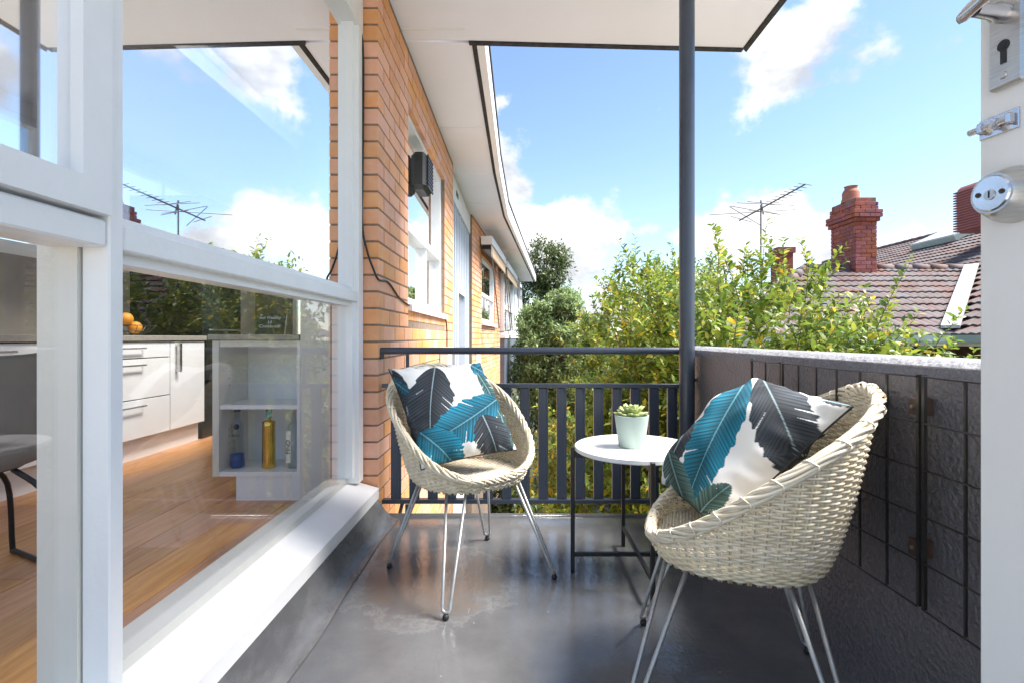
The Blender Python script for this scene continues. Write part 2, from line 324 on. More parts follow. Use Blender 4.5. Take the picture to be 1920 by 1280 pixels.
# floor: glossy worn charcoal paint
def floor_mat():
    m = mat('worn_floor_paint', (.165, .165, .168), (.10, .10, .103), rough=.13, ns=2.2, rr=.05, coord='Position'); t = m.node_tree; p = t.nodes['Principled BSDF']
    pos = N(t, 'ShaderNodeNewGeometry').outputs['Position']
    base = p.inputs['Base Color'].links[0].from_socket
    # brown bare patch and chalky deposits round the left chair
    s = N(t, 'ShaderNodeVectorMath', operation='SUBTRACT'); L(t, pos, s.inputs[0]); s.inputs[1].default_value = (-.33, 1.95, 0)
    ln = N(t, 'ShaderNodeVectorMath', operation='LENGTH'); L(t, s.outputs[0], ln.inputs[0])
    n1 = N(t, 'ShaderNodeTexNoise'); n1.inputs['Scale'].default_value = 7; n1.inputs['Detail'].default_value = 9; n1.inputs['Roughness'].default_value = .72; L(t, pos, n1.inputs['Vector'])
    near = mathn(t, 'SUBTRACT', 1.0, mathn(t, 'DIVIDE', ln.outputs['Value'], .42), clamp=True)
    k = mathn(t, 'ADD', mathn(t, 'MULTIPLY', near, 1.2), mathn(t, 'MULTIPLY', mathn(t, 'SUBTRACT', n1.outputs['Fac'], .5), 1.4))
    ramp = N(t, 'ShaderNodeValToRGB'); L(t, k, ramp.inputs[0]); e = ramp.color_ramp.elements
    for q in range(3): e.new(.5)
    for i, (po, v) in enumerate([(.28, 0), (.345, .13), (.40, .05), (.48, .0), (1, .0)]): e[i].position = po; e[i].color = (v, v, v, 1)
    mx = N(t, 'ShaderNodeMix', data_type='RGBA'); L(t, ramp.outputs[0], mx.inputs['Factor']); L(t, base, mx.inputs['A']); mx.inputs['B'].default_value = (.45, .44, .42, 1)
    br = mathn(t, 'MULTIPLY', mathn(t, 'SUBTRACT', k, .36, clamp=True), 2.2, clamp=True)
    mb = N(t, 'ShaderNodeMix', data_type='RGBA'); L(t, br, mb.inputs['Factor']); L(t, mx.outputs['Result'], mb.inputs['A']); mb.inputs['B'].default_value = (.15, .12, .10, 1)
    # fine scuffs and grit
    n5 = N(t, 'ShaderNodeTexNoise'); n5.inputs['Scale'].default_value = 90; n5.inputs['Detail'].default_value = 6; n5.inputs['Roughness'].default_value = .8; L(t, pos, n5.inputs['Vector'])
    # scratches and specks
    v = N(t, 'ShaderNodeTexVoronoi'); v.inputs['Scale'].default_value = 9; L(t, pos, v.inputs['Vector'])
    sp = mathn(t, 'LESS_THAN', v.outputs['Distance'], .035); 
    mp = N(t, 'ShaderNodeMapping'); mp.inputs['Rotation'].default_value = (0, 0, .7); mp.inputs['Scale'].default_value = (60, 3, 1); L(t, pos, mp.inputs['Vector'])
    n3 = N(t, 'ShaderNodeTexNoise'); n3.inputs['Scale'].default_value = 1.0; n3.inputs['Detail'].default_value = 3; L(t, mp.outputs[0], n3.inputs['Vector'])
    scr = mathn(t, 'MULTIPLY', mathn(t, 'GREATER_THAN', n3.outputs['Fac'], .73), .35)
    k2 = mathn(t, 'MAXIMUM', mathn(t, 'MAXIMUM', mathn(t, 'MULTIPLY', sp, .6), scr), mathn(t, 'MULTIPLY', mathn(t, 'GREATER_THAN', n5.outputs['Fac'], .66), .3))
    mc = N(t, 'ShaderNodeMix', data_type='RGBA'); L(t, k2, mc.inputs['Factor']); L(t, mb.outputs['Result'], mc.inputs['A']); mc.inputs['B'].default_value = (.30, .29, .28, 1)
    L(t, mc.outputs['Result'], p.inputs['Base Color'])
    b1 = N(t, 'ShaderNodeTexNoise'); b1.inputs['Scale'].default_value = 38; b1.inputs['Detail'].default_value = 3; b1.inputs['Distortion'].default_value = 1.2; L(t, pos, b1.inputs['Vector'])
    b2 = N(t, 'ShaderNodeTexNoise'); b2.inputs['Scale'].default_value = 3; b2.inputs['Detail'].default_value = 2; L(t, pos, b2.inputs['Vector'])
    hsum = mathn(t, 'ADD', mathn(t, 'MULTIPLY', b1.outputs['Fac'], .25), b2.outputs['Fac'])
    bn = N(t, 'ShaderNodeBump'); bn.inputs['Strength'].default_value = .22; bn.inputs['Distance'].default_value = .02; L(t, hsum, bn.inputs['Height']); L(t, bn.outputs[0], p.inputs['Normal'])
    return m
M_floor = floor_mat(); M_floor.node_tree.nodes['Principled BSDF'].inputs['Specular IOR Level'].default_value = .8
M_cove = mat('silver_membrane', (.17, .172, .176), (.095, .096, .10), rough=.26, ns=4, bump=.5, bs=14, rr=.1, coord='Position', stretch=(3, 1, 1))
def tile_mat():
    m = mat('terracotta_tile', (.145, .07, .054), (.105, .052, .043), rough=.85, ns=10, bump=.4, bs=40, rnd=.25, coord='Position'); t = m.node_tree; p = t.nodes['Principled BSDF']
    pos = N(t, 'ShaderNodeNewGeometry').outputs['Position']; base = p.inputs['Base Color'].links[0].from_socket
    n = N(t, 'ShaderNodeTexNoise'); n.inputs['Scale'].default_value = 2.3; n.inputs['Detail'].default_value = 9; n.inputs['Roughness'].default_value = .75; L(t, pos, n.inputs['Vector'])
    r = N(t, 'ShaderNodeMapRange'); L(t, n.outputs['Fac'], r.inputs[0]); r.inputs[1].default_value = .40; r.inputs[2].default_value = .56; r.inputs[3].default_value = 0; r.inputs[4].default_value = .85
    mx = N(t, 'ShaderNodeMix', data_type='RGBA'); L(t, r.outputs[0], mx.inputs['Factor']); L(t, base, mx.inputs['A']); mx.inputs['B'].default_value = (.125, .12, .12, 1)
    L(t, mx.outputs['Result'], p.inputs['Base Color']); return m
M_tile = tile_mat()

# ================================================================== THE SETTING
GZ = -2.95
b = MB(); b.add([(-300, -300, GZ), (300, -300, GZ), (300, 600, GZ), (-300, 600, GZ)], [(0, 1, 2, 3)])
tag(b.build('ground', M_soil), kind='structure')
WX, GX = -.735, -.862             # outer brick face, glass plane
Y1 = 2.62                         # brick corner
SZ = 2.84                         # soffit height
# balcony floor with coved edge
b = MB(); b.box(-.80, 1.06, -.5, 2.655, -.16, 0, .012)
fl = tag(b.build('balcony_floor', M_floor), kind='structure')
prof = []
for i in range(9):
    a = i / 8; prof.append((-.628 - .107 * a, .004 + .112 * a ** 2.0))
b = MB(); ny = 40
for j in range(ny + 1):
    y = -.3 + (2.60 + .3) * j / ny
    w = .006 * math.sin(y * 5.1) + .003 * math.sin(y * 13)
    for (x, z) in prof: b.v.append((x + w * (1 - (z / .12)), y, z))
n = len(prof)
for j in range(ny):
    for i in range(n - 1): b.f.append((j * n + i, j * n + i + 1, (j + 1) * n + i + 1, (j + 1) * n + i))
b.f = [q[::-1] for q in b.f]
b.add([(-.735, -.3, .002), (-.735, 2.6, .002), (-.735, 2.6, .12), (-.735, -.3, .12)], [(0, 1, 2, 3)])
b.build('skirting_cove', M_cove, fl, smooth=True)
# far lip of the slab
b = MB(); b.tube([(-.74, 2.64, -.02), (-.70, 2.648, -.006), (1.0, 2.648, -.006)], .022, 8); b.build('edge_lip', M_floor, fl, smooth=True)

b = MB(); b.add([(-40, -40, GZ + .004), (7.0, -40, GZ + .004), (7.0, 5.8, GZ + .004), (-40, 5.8, GZ + .004)], [(0, 1, 2, 3)]); tag(b.build('added_bounce_paving', mat('pale_concrete', (.50, .48, .46), (.42, .41, .39), rough=.9, ns=3)), kind='structure')  # unseen pale paving, added to bounce sunlight up to soffit and ceiling
# soffit slab over balcony and eave along the building
sof = thing('balcony_soffit', 'white painted concrete roof slab overhead with black drip edge, reaching over the balcony', 'roof slab', (0, 1.4, SZ))
b = MB(); b.poly_slab([(-1.3, -1.2), (1.45, -1.2), (1.47, 3.34), (-.33, 3.26), (-1.3, 3.26)], SZ, SZ + .22); b.build('slab', M_soffit, sof)
b = MB(); b.hexa([(-.33, 3.263, SZ - .012), (1.474, 3.343, SZ - .012), (1.474, 3.375, SZ - .012), (-.33, 3.295, SZ - .012), (-.33, 3.263, SZ + .2), (1.474, 3.343, SZ + .2), (1.474, 3.375, SZ + .2), (-.33, 3.295, SZ + .2)])
b.hexa([(1.454, -1.2, SZ - .012), (1.486, -1.2, SZ - .012), (1.506, 3.375, SZ - .012), (1.474, 3.342, SZ - .012), (1.454, -1.2, SZ + .2), (1.486, -1.2, SZ + .2), (1.506, 3.375, SZ + .2), (1.474, 3.342, SZ + .2)])
b.build('drip_edge', M_gap, sof)
b = MB(); b.box(WX + .005, -.34, 3.13, 3.15, SZ - .006, SZ + .001); b.build('cover_strip', M_white, sof)
eave = thing('roof_eave', 'white lined eave running along the brick flats with a black edged gutter', 'eave', (-.5, 8, SZ))
outer = [(-.315, 3.296), (-.315, 5.9), (-.27, 7.96), (.46, 17.3)]
inner = [(-.99, 3.262), (-.99, 5.9), (-.99, 7.96), (-.6, 17.3)]
b = MB(); b.poly_slab(outer + inner[::-1], SZ + .003, SZ + .2); b.build('eave_lining', M_soffit, eave)
for yj in (4.6, 5.9, 7.2, 9.0, 11.0, 13.2):
    b = MB(); b.box(WX - .3, -.33 + max(0, yj - 7) * .07, yj, yj + .02, SZ - .003, SZ + .004); b.build('cover_strip', M_white, eave)
def strip(off0, off1, z0, z1, m, nm):
    b = MB()
    for (p, q) in zip(outer[:-1], outer[1:]):
        b.hexa([(p[0] + off0, p[1], z0), (p[0] + off1, p[1], z0), (q[0] + off1, q[1], z0), (q[0] + off0, q[1], z0),
                (p[0] + off0, p[1], z1), (p[0] + off1, p[1], z1), (q[0] + off1, q[1], z1), (q[0] + off0, q[1], z1)])
    return b.build(nm, m, eave)
strip(.003, .03, SZ - .012, SZ + .19, M_gap, 'black_strip')  # black strip between eave lining and gutter
strip(.033, .085, SZ - .006, SZ + .24, M_white, 'fascia_gutter')
strip(.086, .096, SZ + .215, SZ + .25, M_gap, 'gutter_edge')

# ------------------------------------------------------------------ brick wall of the flats (each near brick its own piece)
def wall_frame(origin, d):
    d = Vector((d[0], d[1], 0)).normalized(); nrm_ = Vector((d.y, -d.x, 0))      # outward (+X side)
    return Matrix((( -nrm_.x, d.x, 0, origin[0]), (-nrm_.y, d.y, 0, origin[1]), (0, 0, 1, 0), (0, 0, 0, 1)))   # local x = into wall, y = along
def brick_items(M, length, z0, z1, openings, bl=.24, ch=.0865, depth=.10):
    lens = {}; items = []
    nz = int((z1 - z0) / ch + .5)
    for k in range(nz):
        z = z0 + k * ch + ch / 2
        if z + ch / 2 > z1 + .03: break
        s = -(bl / 2 if k % 2 else 0)
        while s < length - .01:
            a, e = max(s, 0), min(s + bl, length); segs = [(a, e)]
            for (o0, o1, q0, q1) in openings:
                if z > q0 and z < q1:
                    segs = [x for (p, q) in segs for x in ((p, min(q, o0)), (max(p, o1), q)) if x[1] - x[0] > .03]
            for (p, q) in segs:
                ln = round(q - p - .014, 3)
                if ln > .02:
                    lens.setdefault(ln, len(lens)); jit = random.uniform(-.0012, .0008)
                    items.append((M @ Matrix.Translation((jit, (p + q) / 2, z)), lens[ln]))
            s += bl
    meshes = []
    for ln in lens:
        bb = MB(); bb.box(0, depth, -ln / 2, ln / 2, -.038, .038, .002); me = bb.mesh('brick'); me.materials.append(M_brick); meshes.append(me)
    return meshes, items
flats = thing('brick_flats', 'orange brick side wall of the flats beyond the balcony, windows along it', 'building', (WX - .12, 4.0, GZ))
LEN1 = 2.97; WIN = (.72, 2.33, 1.15, 2.49)
Mw = wall_frame((WX, Y1), (0, 1))
meshes, items = brick_items(Mw, LEN1, -1.60, SZ - .02, [(WIN[0] - .0, WIN[1], 1.03, WIN[3])])
# brick-on-edge course beneath the window sill
bb = MB(); bb.box(0, .1, -.036, .036, -.05, .05, .004); rl = bb.mesh('brick'); rl.materials.append(M_brick); meshes.append(rl)
s = WIN[0] + .04
while s < WIN[1]:
    items.append((Mw @ Matrix.Translation((-.001, s, 1.092)), len(meshes) - 1)); s += .082
pieces(flats, 'brick', meshes, items, 300, M_brick, 'far_bricks')
b = MB()     # mortar backing with the window opening
xb0, xb1 = WX - .25, WX - .0035
b.box(xb0, xb1, Y1 + .0115, Y1 + WIN[0], GZ, SZ + .01); b.box(xb0, xb1, Y1 + WIN[1], Y1 + LEN1 - .004, GZ, SZ + .01)
b.box(xb0, xb1, Y1 + WIN[0], Y1 + WIN[1], GZ, WIN[2] - .015); b.box(xb0, xb1, Y1 + WIN[0], Y1 + WIN[1], WIN[3], SZ + .01)
b.build('mortar', M_mortar, flats)

def rect_frame(bm, x0, x1, ya, yb, za, zb, w):
    bm.box(x0, x1, ya, ya + w, za, zb); bm.box(x0, x1, yb - w, yb, za, zb)
    bm.box(x0, x1, ya + w, yb - w, za, za + w); bm.box(x0, x1, ya + w, yb - w, zb - w, zb)
ya, yb = Y1 + WIN[0] + .004, Y1 + WIN[1] - .004
w1 = thing('sash_window', 'white timber window in the sunlit brick wall, black fan in its upper pane', 'window', (WX - .08, (ya + yb) / 2, 1.15))
b = MB(); rect_frame(b, WX - .13, WX - .035, ya, yb, 1.15, 2.488, .055); fr = b.build('frame', M_white, w1)
b = MB(); b.box(WX - .12, WX - .030, ya + .056, yb - .056, 1.665, 1.715); b.build('meeting_rail', M_white, w1)
b = MB(); b.box(WX - .11, WX - .045, ya + .86, ya + .90, 1.206, 1.664); b.build('mullion', M_white, w1)
b = MB(); b.box(WX - .085, WX - .080, ya + .05, yb - .05, 1.70, 2.44); b.build('upper_pane', M_pane2, w1)
b = MB(); b.box(WX - .095, WX - .090, ya + .05, ya + .865, 1.20, 1.67); b.build('pane', M_pane2, w1)
b = MB(); b.box(WX - .095, WX - .090, ya + .895, yb - .05, 1.20, 1.67); b.build('pane', M_pane2, w1)
b = MB(); b.box(WX - .125, WX - .121, ya + .90, yb - .05, 1.20, 1.67); b.build('insect_screen', M_curtain, w1)
b = MB(); b.hexa([(WX - .14, ya - .02, 1.125), (WX + .028, ya - .02, 1.105), (WX + .028, yb + .03, 1.105), (WX - .14, yb + .03, 1.125), (WX - .14, ya - .02, 1.165), (WX + .028, ya - .02, 1.148), (WX + .028, yb + .03, 1.148), (WX - .14, yb + .03, 1.165)]); b.build('sill', M_whitew, w1)
fan = thing('exhaust_fan', 'black box exhaust fan with a grille fixed in the upper window pane', 'fan', (WX - .02, 3.86, 2.03))
b = MB(); b.box(WX - .075, WX + .045, 3.74, 4.0, 2.03, 2.31, .03); b.build('housing', M_rubber, fan)
b = MB()
for i in range(9): b.box(WX + .046, WX + .055, 3.76, 3.98, 2.052 + i * .028, 2.064 + i * .028)
for i in range(5): b.box(WX + .0455, WX + .053, 3.775 + i * .047, 3.783 + i * .047, 2.045, 2.295)
b.build('grille', M_black, fan)
# cable
cb = MB(); pts = [(664, -30, 2.60), (674, 40, 2.602), (681, 110, 2.603), (680, 300, 2.603), (679, 420, 2.603), (688, 470, 2.606), (700, 505, 2.609)]
P = [px(*q) for q in pts] + [Vector((WX + .006, 2.615, px(711, 525, 2.615).z)), Vector((WX + .007, 2.8, 1.235)), Vector((WX + .007, 3.05, 1.17)), Vector((WX + .007, 3.32, 1.14))]
def smooth_path(P, n=6):
    P = [Vector(p) for p in P]; o = []
    for i in range(len(P) - 1):
        p0, p1, p2, p3 = P[max(i - 1, 0)], P[i], P[i + 1], P[min(i + 2, len(P) - 1)]
        for k in range(n):
            t = k / n; o.append(.5 * ((2 * p1) + (p2 - p0) * t + (2 * p0 - 5 * p1 + 4 * p2 - p3) * t * t + (3 * p1 - p0 - 3 * p2 + p3) * t ** 3))
    return o + [P[-1]]
cb.tube(smooth_path(P), .0055, 6)
tag(cb.build('black_cable', M_cable, smooth=True), 'thin black cable running down the brick corner to the window sill', 'cable')
cb = MB(); cb.tube(smooth_path([(WX + .006, 4.97, 1.12), (WX + .007, 5.05, 1.0), (WX + .006, 5.05, .7), (WX + .006, 5.04, .2)]), .006, 6)
tag(cb.build('black_cable', M_cable, smooth=True), 'short black cable hanging below the far end of the window sill', 'cable')
mb_ = thing('meter_box', 'small cream box with dark openings on the brick wall behind the handrail', 'meter box', (WX + .05, 4.75, .45))
b = MB(); b.box(WX + .002, WX + .09, 4.6, 5.0, .45, .84, .01); b.build('case', M_panel, mb_)
b = MB(); b.box(WX + .091, WX + .096, 4.64, 4.78, .5, .62); b.build('hatch', M_black, mb_)
b = MB(); b.box(WX + .091, WX + .096, 4.82, 4.96, .5, .78); b.build('hatch', M_curtain, mb_)

# entry bay with white battens beyond the first brick wall
YE0, YE1 = Y1 + LEN1, 7.90
ent = thing('batten_screen', 'white battened timber panel beside a narrow glazed door, between the brick walls', 'panel', (WX - .1, 6.7, GZ))
b = MB(); b.box(WX - .25, WX - .11, YE0, YE1, GZ, SZ + .008); b.build('backing', M_batten, ent)
for i in range(10):
    y = YE0 + .12 + i * .225
    b = MB(); b.box(WX - .11, WX - .05, y, y + .07, .0 if not (3 <= i <= 6) else 1.62, 2.52); b.build('batten', M_batten, ent)
b = MB(); b.box(WX - .11, WX - .035, YE0 + .02, YE1 - .05, 2.53, SZ - .03); hd = b.build('head_panel', M_white, ent)
b = MB(); b.box(WX - .034, WX - .03, 6.1, 6.3, 2.64, 2.70); b.build('vent', M_black, hd)
b = MB(); rect_frame(b, WX - .11, WX - .04, 6.3, 7.25, -.05, 1.6, .1); dl = b.build('door', M_batten, ent)
b = MB(); b.box(WX - .09, WX - .085, 6.39, 7.16, .04, 1.51); b.build('door_pane', M_pane2, dl)
b = MB(); b.box(WX - .108, WX - .104, 6.39, 7.16, .04, 1.51); b.build('blind', M_curtain, dl)

# second brick wall, turned outwards a little
D2 = Vector((.07, 1, 0)).normalized(); O2 = (-.747, 7.9); L2 = 4.0
wall2 = thing('brick_flats', 'farther orange brick wall of the flats with awnings over its windows', 'building', (-.9, 9.9, GZ))
M2 = wall_frame(O2, D2)
W2 = (1.05, 2.95, 1.20, 2.42)
meshes, items = brick_items(M2, L2, -1.25, SZ - .02, [W2])
pieces(wall2, 'brick', meshes, items, 0, M_brick, 'bricks')
def lbox(bm, M, x0, x1, y0, y1, z0, z1):
    t = MB(); t.box(x0, x1, y0, y1, z0, z1); t.xf(M); bm.add(t.v, t.f)
b = MB()
lbox(b, M2, .007, .25, .004, W2[0], GZ, SZ + .006); lbox(b, M2, .007, .25, W2[1], L2, GZ, SZ + .006)
lbox(b, M2, .007, .25, W2[0], W2[1], GZ, W2[2]); lbox(b, M2, .007, .25, W2[0], W2[1], W2[3], SZ + .006); b.build('mortar', M_mortar, wall2)
b = MB(); lbox(b, M2, -.02, -.002, .35, .75, .1, .75); b.build('wall_plate', M_panel, wall2)
w2 = thing('sash_window', 'farther white window under the awning in the second brick wall', 'window', M2 @ Vector((0, 2, 1.2)))
def fr2(bm, M, x0, x1, ya, yb, za, zb, w):
    lbox(bm, M, x0, x1, ya, ya + w, za, zb); lbox(bm, M, x0, x1, yb - w, yb, za, zb); lbox(bm, M, x0, x1, ya + w, yb - w, za, za + w); lbox(bm, M, x0, x1, ya + w, yb - w, zb - w, zb)
b = MB(); fr2(b, M2, .02, .1, W2[0], W2[1], W2[2], W2[3], .07); lbox(b, M2, .015, .1, W2[0] + .07, W2[1] - .07, 1.68, 1.74); b.build('frame', M_white, w2)
b = MB(); lbox(b, M2, .06, .065, W2[0], W2[1], W2[2], W2[3]); b.build('pane', M_pane2, w2)
b = MB(); lbox(b, M2, .16, .17, W2[0], W2[1], W2[2], W2[3]); b.build('blind', M_curtain, w2)
b = MB(); lbox(b, M2, -.06, .1, W2[0] - .05, W2[1] + .05, 1.15, 1.2); b.build('sill', M_white, w2)
# clad bay at the far end
bay = thing('clad_bay', 'far end bay of the flats: white framed glazing over a slate blue panel', 'bay window', M2 @ Vector((0, 7.3, -.3)))
b = MB(); lbox(b, M2, -.10, .6, L2 + .02, L2 + 6.6, -.30, .92); b.build('apron_panel', M_blueclad, bay)
b = MB(); lbox(b, M2, -.13, .6, L2 + .01, L2 + 6.62, -.42, -.30); b.build('base_rail', M_blueclad, bay)
b = MB(); lbox(b, M2, -.12, .6, L2 + .01, L2 + 6.62, .92, 1.0); b.build('sill', M_white, bay)
b = MB(); lbox(b, M2, .2, .6, L2 + .02, L2 + 6.6, 1.0, SZ); b.build('inner_wall', M_curtain, bay)
for i in range(5):
    s0 = L2 + .03 + i * 1.31
    b = MB(); fr2(b, M2, -.09, .0, s0, s0 + 1.29, 1.0, SZ - .05, .10); lbox(b, M2, -.085, 0, s0 + .1, s0 + 1.19, 1.62, 1.70); f_ = b.build('window', M_white, bay)
    b = MB(); lbox(b, M2, -.05, -.045, s0 + .08, s0 + 1.21, 1.08, SZ - .1); b.build('pane', M_pane2, f_)
b = MB(); lbox(b, M2, -.11, .0, L2 + 3.0, L2 + 6.55, 1.02, 2.2); b.build('lowered_blind', M_white, bay)
# awnings
for (s0, s1, lab) in ((.75, 3.2, 'nearer rolled awning with scalloped peach valance over the far window'), (3.55, 6.6, 'farther rolled awning with scalloped peach valance at the end bay')):
    aw = thing('rolled_awning', lab, 'awning', M2 @ Vector((-.12, (s0 + s1) / 2, 2.3)), group='rolled awnings on the flats')
    b = MB(); lbox(b, M2, -.22, -.03, s0, s1, 2.52, 2.66); hb = b.build('head_box', M_whitew, aw)
    b = MB(); lbox(b, M2, -.19, -.05, s0 + .05, s1 - .05, 2.44, 2.515); b.build('cloth_roll', M_black, aw)
    b = MB(); ns = int((s1 - s0) / .14)
    for i in range(ns):
        y0 = s0 + i * (s1 - s0) / ns; y1 = s0 + (i + 1) * (s1 - s0) / ns; ym = (y0 + y1) / 2
        t = MB(); t.add([(-.21, y0, 2.5), (-.21, y1, 2.5), (-.21, y1, 2.36), (-.21, ym, 2.30), (-.21, y0, 2.36), (-.205, y0, 2.5), (-.205, y1, 2.5), (-.205, y1, 2.36), (-.205, ym, 2.30), (-.205, y0, 2.36)],
              [(0, 1, 2, 3, 4), (9, 8, 7, 6, 5), (0, 5, 6, 1), (1, 6, 7, 2), (2, 7, 8, 3), (3, 8, 9, 4), (4, 9, 5, 0)]); t.xf(M2); b.add(t.v, t.f)
    b.build('valance', M_awn, aw)
    for y in (s0 + .05, s1 - .08):
        b = MB(); b.tube([M2 @ Vector((-.2, y, 2.45)), M2 @ Vector((-.28, y + .5, 1.1))], .012, 6); b.build('arm', M_alu, aw)
        b = MB(); b.tube([M2 @ Vector((-.28, y + .5, 1.1)), M2 @ Vector((-.02, y + .1, 1.05))], .008, 6); b.build('stay', M_alu, aw)

# ------------------------------------------------------------------ large corner window
BW = thing('picture_window', 'large white painted timber window wall on the left, glass reflecting the sky', 'window', (GX, 1.4, .1))
OX = -.81; IX = -.945; HZ = 2.50; YN = .12
b = MB(); b.hexa([(GX - .03, YN, .13), (-.722, YN, .105), (-.728, 2.612, .105), (GX - .03, 2.612, .13), (GX - .03, YN, .205), (-.722, YN, .158), (-.728, 2.612, .158), (GX - .03, 2.612, .205)]); b.build('sill', M_whitew, BW)
b = MB(); b.box(IX - .02, GX - .006, YN, 2.55, .02, .225); b.build('bottom_rail', M_panel, BW)
b = MB(); b.box(IX, OX, 2.545, 2.617, .2, SZ); b.box(GX - .01, OX - .022, 2.515, 2.546, .236, HZ); b.build('jamb', M_whitew, BW)
b = MB(); b.box(GX - .004, OX, 1.0, 1.036, .16, SZ - .001, .003); b.build('mullion', M_whitew, BW)
b = MB(); b.box(IX - .002, GX - .006, .993, 1.056, .236, HZ); b.build('inner_mullion', M_panel, BW)
b = MB(); b.box(IX + .02, OX - .004, 1.043, 2.544, 1.107, 1.16, .004); b.box(IX + .03, GX + .02, 1.06, 2.52, 1.085, 1.182); b.build('transom', M_whitew, BW)
b = MB(); b.box(IX + .02, OX - .004, YN, .999, 1.107, 1.16, .004); b.build('transom', M_whitew, BW)
b = MB(); b.box(IX, OX, YN, 2.544, HZ, SZ - .002); b.build('head', M_white, BW)
b = MB(); b.box(IX, OX, YN - .06, YN, .16, SZ - .003); b.build('jamb', M_whitew, BW)
sash = MB(); SX = OX + .012
for (y0, y1, z0, z1) in ((.926, .993, 1.168, 2.49), (YN + .01, .09 + YN, 1.168, 2.49), (.09 + YN, .926, 1.168, 1.228), (.09 + YN, .926, 2.42, 2.49)):
    sash.box(GX - .02, SX, y0, y1, z0, z1)
sh = sash.build('casement_sash', M_whitew, BW)
def single_pane(name, x, y0, y1, z0, z1, par):
    b = MB(); b.box(x - .004, x, y0, y1, z0, z1); return b.build(name, M_paneup if z1 > 2 else M_pane, par)
single_pane('pane', GX, 1.03, 2.55, .2, 1.13, BW); single_pane('pane', GX, 1.03, 2.55, 1.14, HZ + .01, BW)
single_pane('pane', GX, YN, 1.01, .2, 1.13, BW); single_pane('pane', SX - .024, YN + .05, .94, 1.2, 2.45, sh)
ch = MB()
for (dy, z0) in ((0, 1.33), (.022, 1.33)):
    ch.tube([(IX - .03, 2.36 + dy, z0 + .02), (IX - .03, 2.36 + dy, 2.5)], .0022, 5)
ch.tube([(IX - .03, 2.36 + .011 - .011 * math.cos(a), 1.35 - .016 * math.sin(a)) for a in np.linspace(0, math.pi, 7)], .0022, 5)
tag(ch.build('blind_chain', M_rust), 'thin beaded blind chain hanging inside the upper right pane', 'chain')

# ------------------------------------------------------------------ interior
FZ = .03
room = thing('kitchen_walls', 'interior walls and ceiling of the kitchen seen through the window', 'wall', (-2.2, 3, FZ)); room['kind'] = 'structure'
del room['category']; del room['label']
b = MB(); b.box(-3.62, -3.5, 1.1, 6.8, FZ, 1.55); b.box(-3.62, -3.5, 1.1, 6.8, 2.5, 2.6); b.box(-3.62, -3.5, 6.4, 6.8, 1.55, 2.5); b.build('side_wall', M_wall, room)
b = MB(); b.box(-3.5, -.99, 6.7, 6.8, FZ, .95); b.box(-3.5, -.99, 6.7, 6.8, 2.45, 2.6); b.box(-3.5, -3.0, 6.7, 6.8, .95, 2.45); b.build('end_wall', M_taupe, room)
b = MB(); b.box(-3.5, -1.98, .9, 6.7, 2.6, 2.7); b.box(-1.36, IX - .001, .9, 6.7, 2.6, 2.7); b.box(-1.98, -1.36, .9, 2.9, 2.6, 2.7); b.box(-1.98, -1.36, 5.2, 6.7, 2.6, 2.7); b.build('ceiling', M_white, room)
b = MB(); b.box(-1.212, -.987, 2.795, 2.90, FZ, 2.6); b.build('wall_nib', M_wall, room)
b = MB(); b.box(-1.0, -.986, 2.8, 6.7, FZ, 1.14); b.box(-1.0, -.986, 2.8, Y1 + WIN[0], 1.14, 2.6); b.build('outer_wall_lining', M_wall, room)
b = MB(); b.box(-.985, -.83, -.6, YN - .061, -.1, SZ - .004); b.build('door_side_wall', M_white, room)
flr = MB(); flr.box(-3.5, -.95, -1.4, 6.7, FZ - .1, FZ - .006)
tf = tag(flr.build('timber_floor', M_mortar), kind='structure')
bw = .185; x = -3.5; bi = 0
while x < -.96:
    y = -1.4 - random.random() * 1.2
    while y < 6.6:
        ln = random.choice((1.5, 1.9, 2.2)); y0, y1 = max(y, -1.4), min(y + ln, 6.69)
        if y1 - y0 > .05:
            b = MB(); b.box(x + .0012, min(x + bw - .0012, -.951), y0 + .0012, y1 - .0012, FZ - .02, FZ + random.uniform(-.0006, .0006), .0012); b.build('plank', M_board, tf)
        y += ln
    x += bw
rl_ = thing('added_roof_light', 'added roof light in the kitchen ceiling, put in to brighten the room', 'skylight', (-1.67, 4.05, 2.6))  # added opening that lets sun onto the kitchen cabinets
b = MB(); b.box(-2.0, -1.981, 2.9, 5.2, 2.71, 2.78); b.box(-1.359, -1.34, 2.9, 5.2, 2.71, 2.78); b.box(-1.98, -1.36, 2.88, 2.9, 2.71, 2.78); b.box(-1.98, -1.36, 5.2, 5.22, 2.71, 2.78); b.build('kerb', M_white, rl_)
for i in range(2): b = MB(); b.box(-1.99, -1.35, 2.89 + i * 1.16, 4.045 + i * 1.16, 2.782, 2.786); b.build('pane', M_pane, rl_)
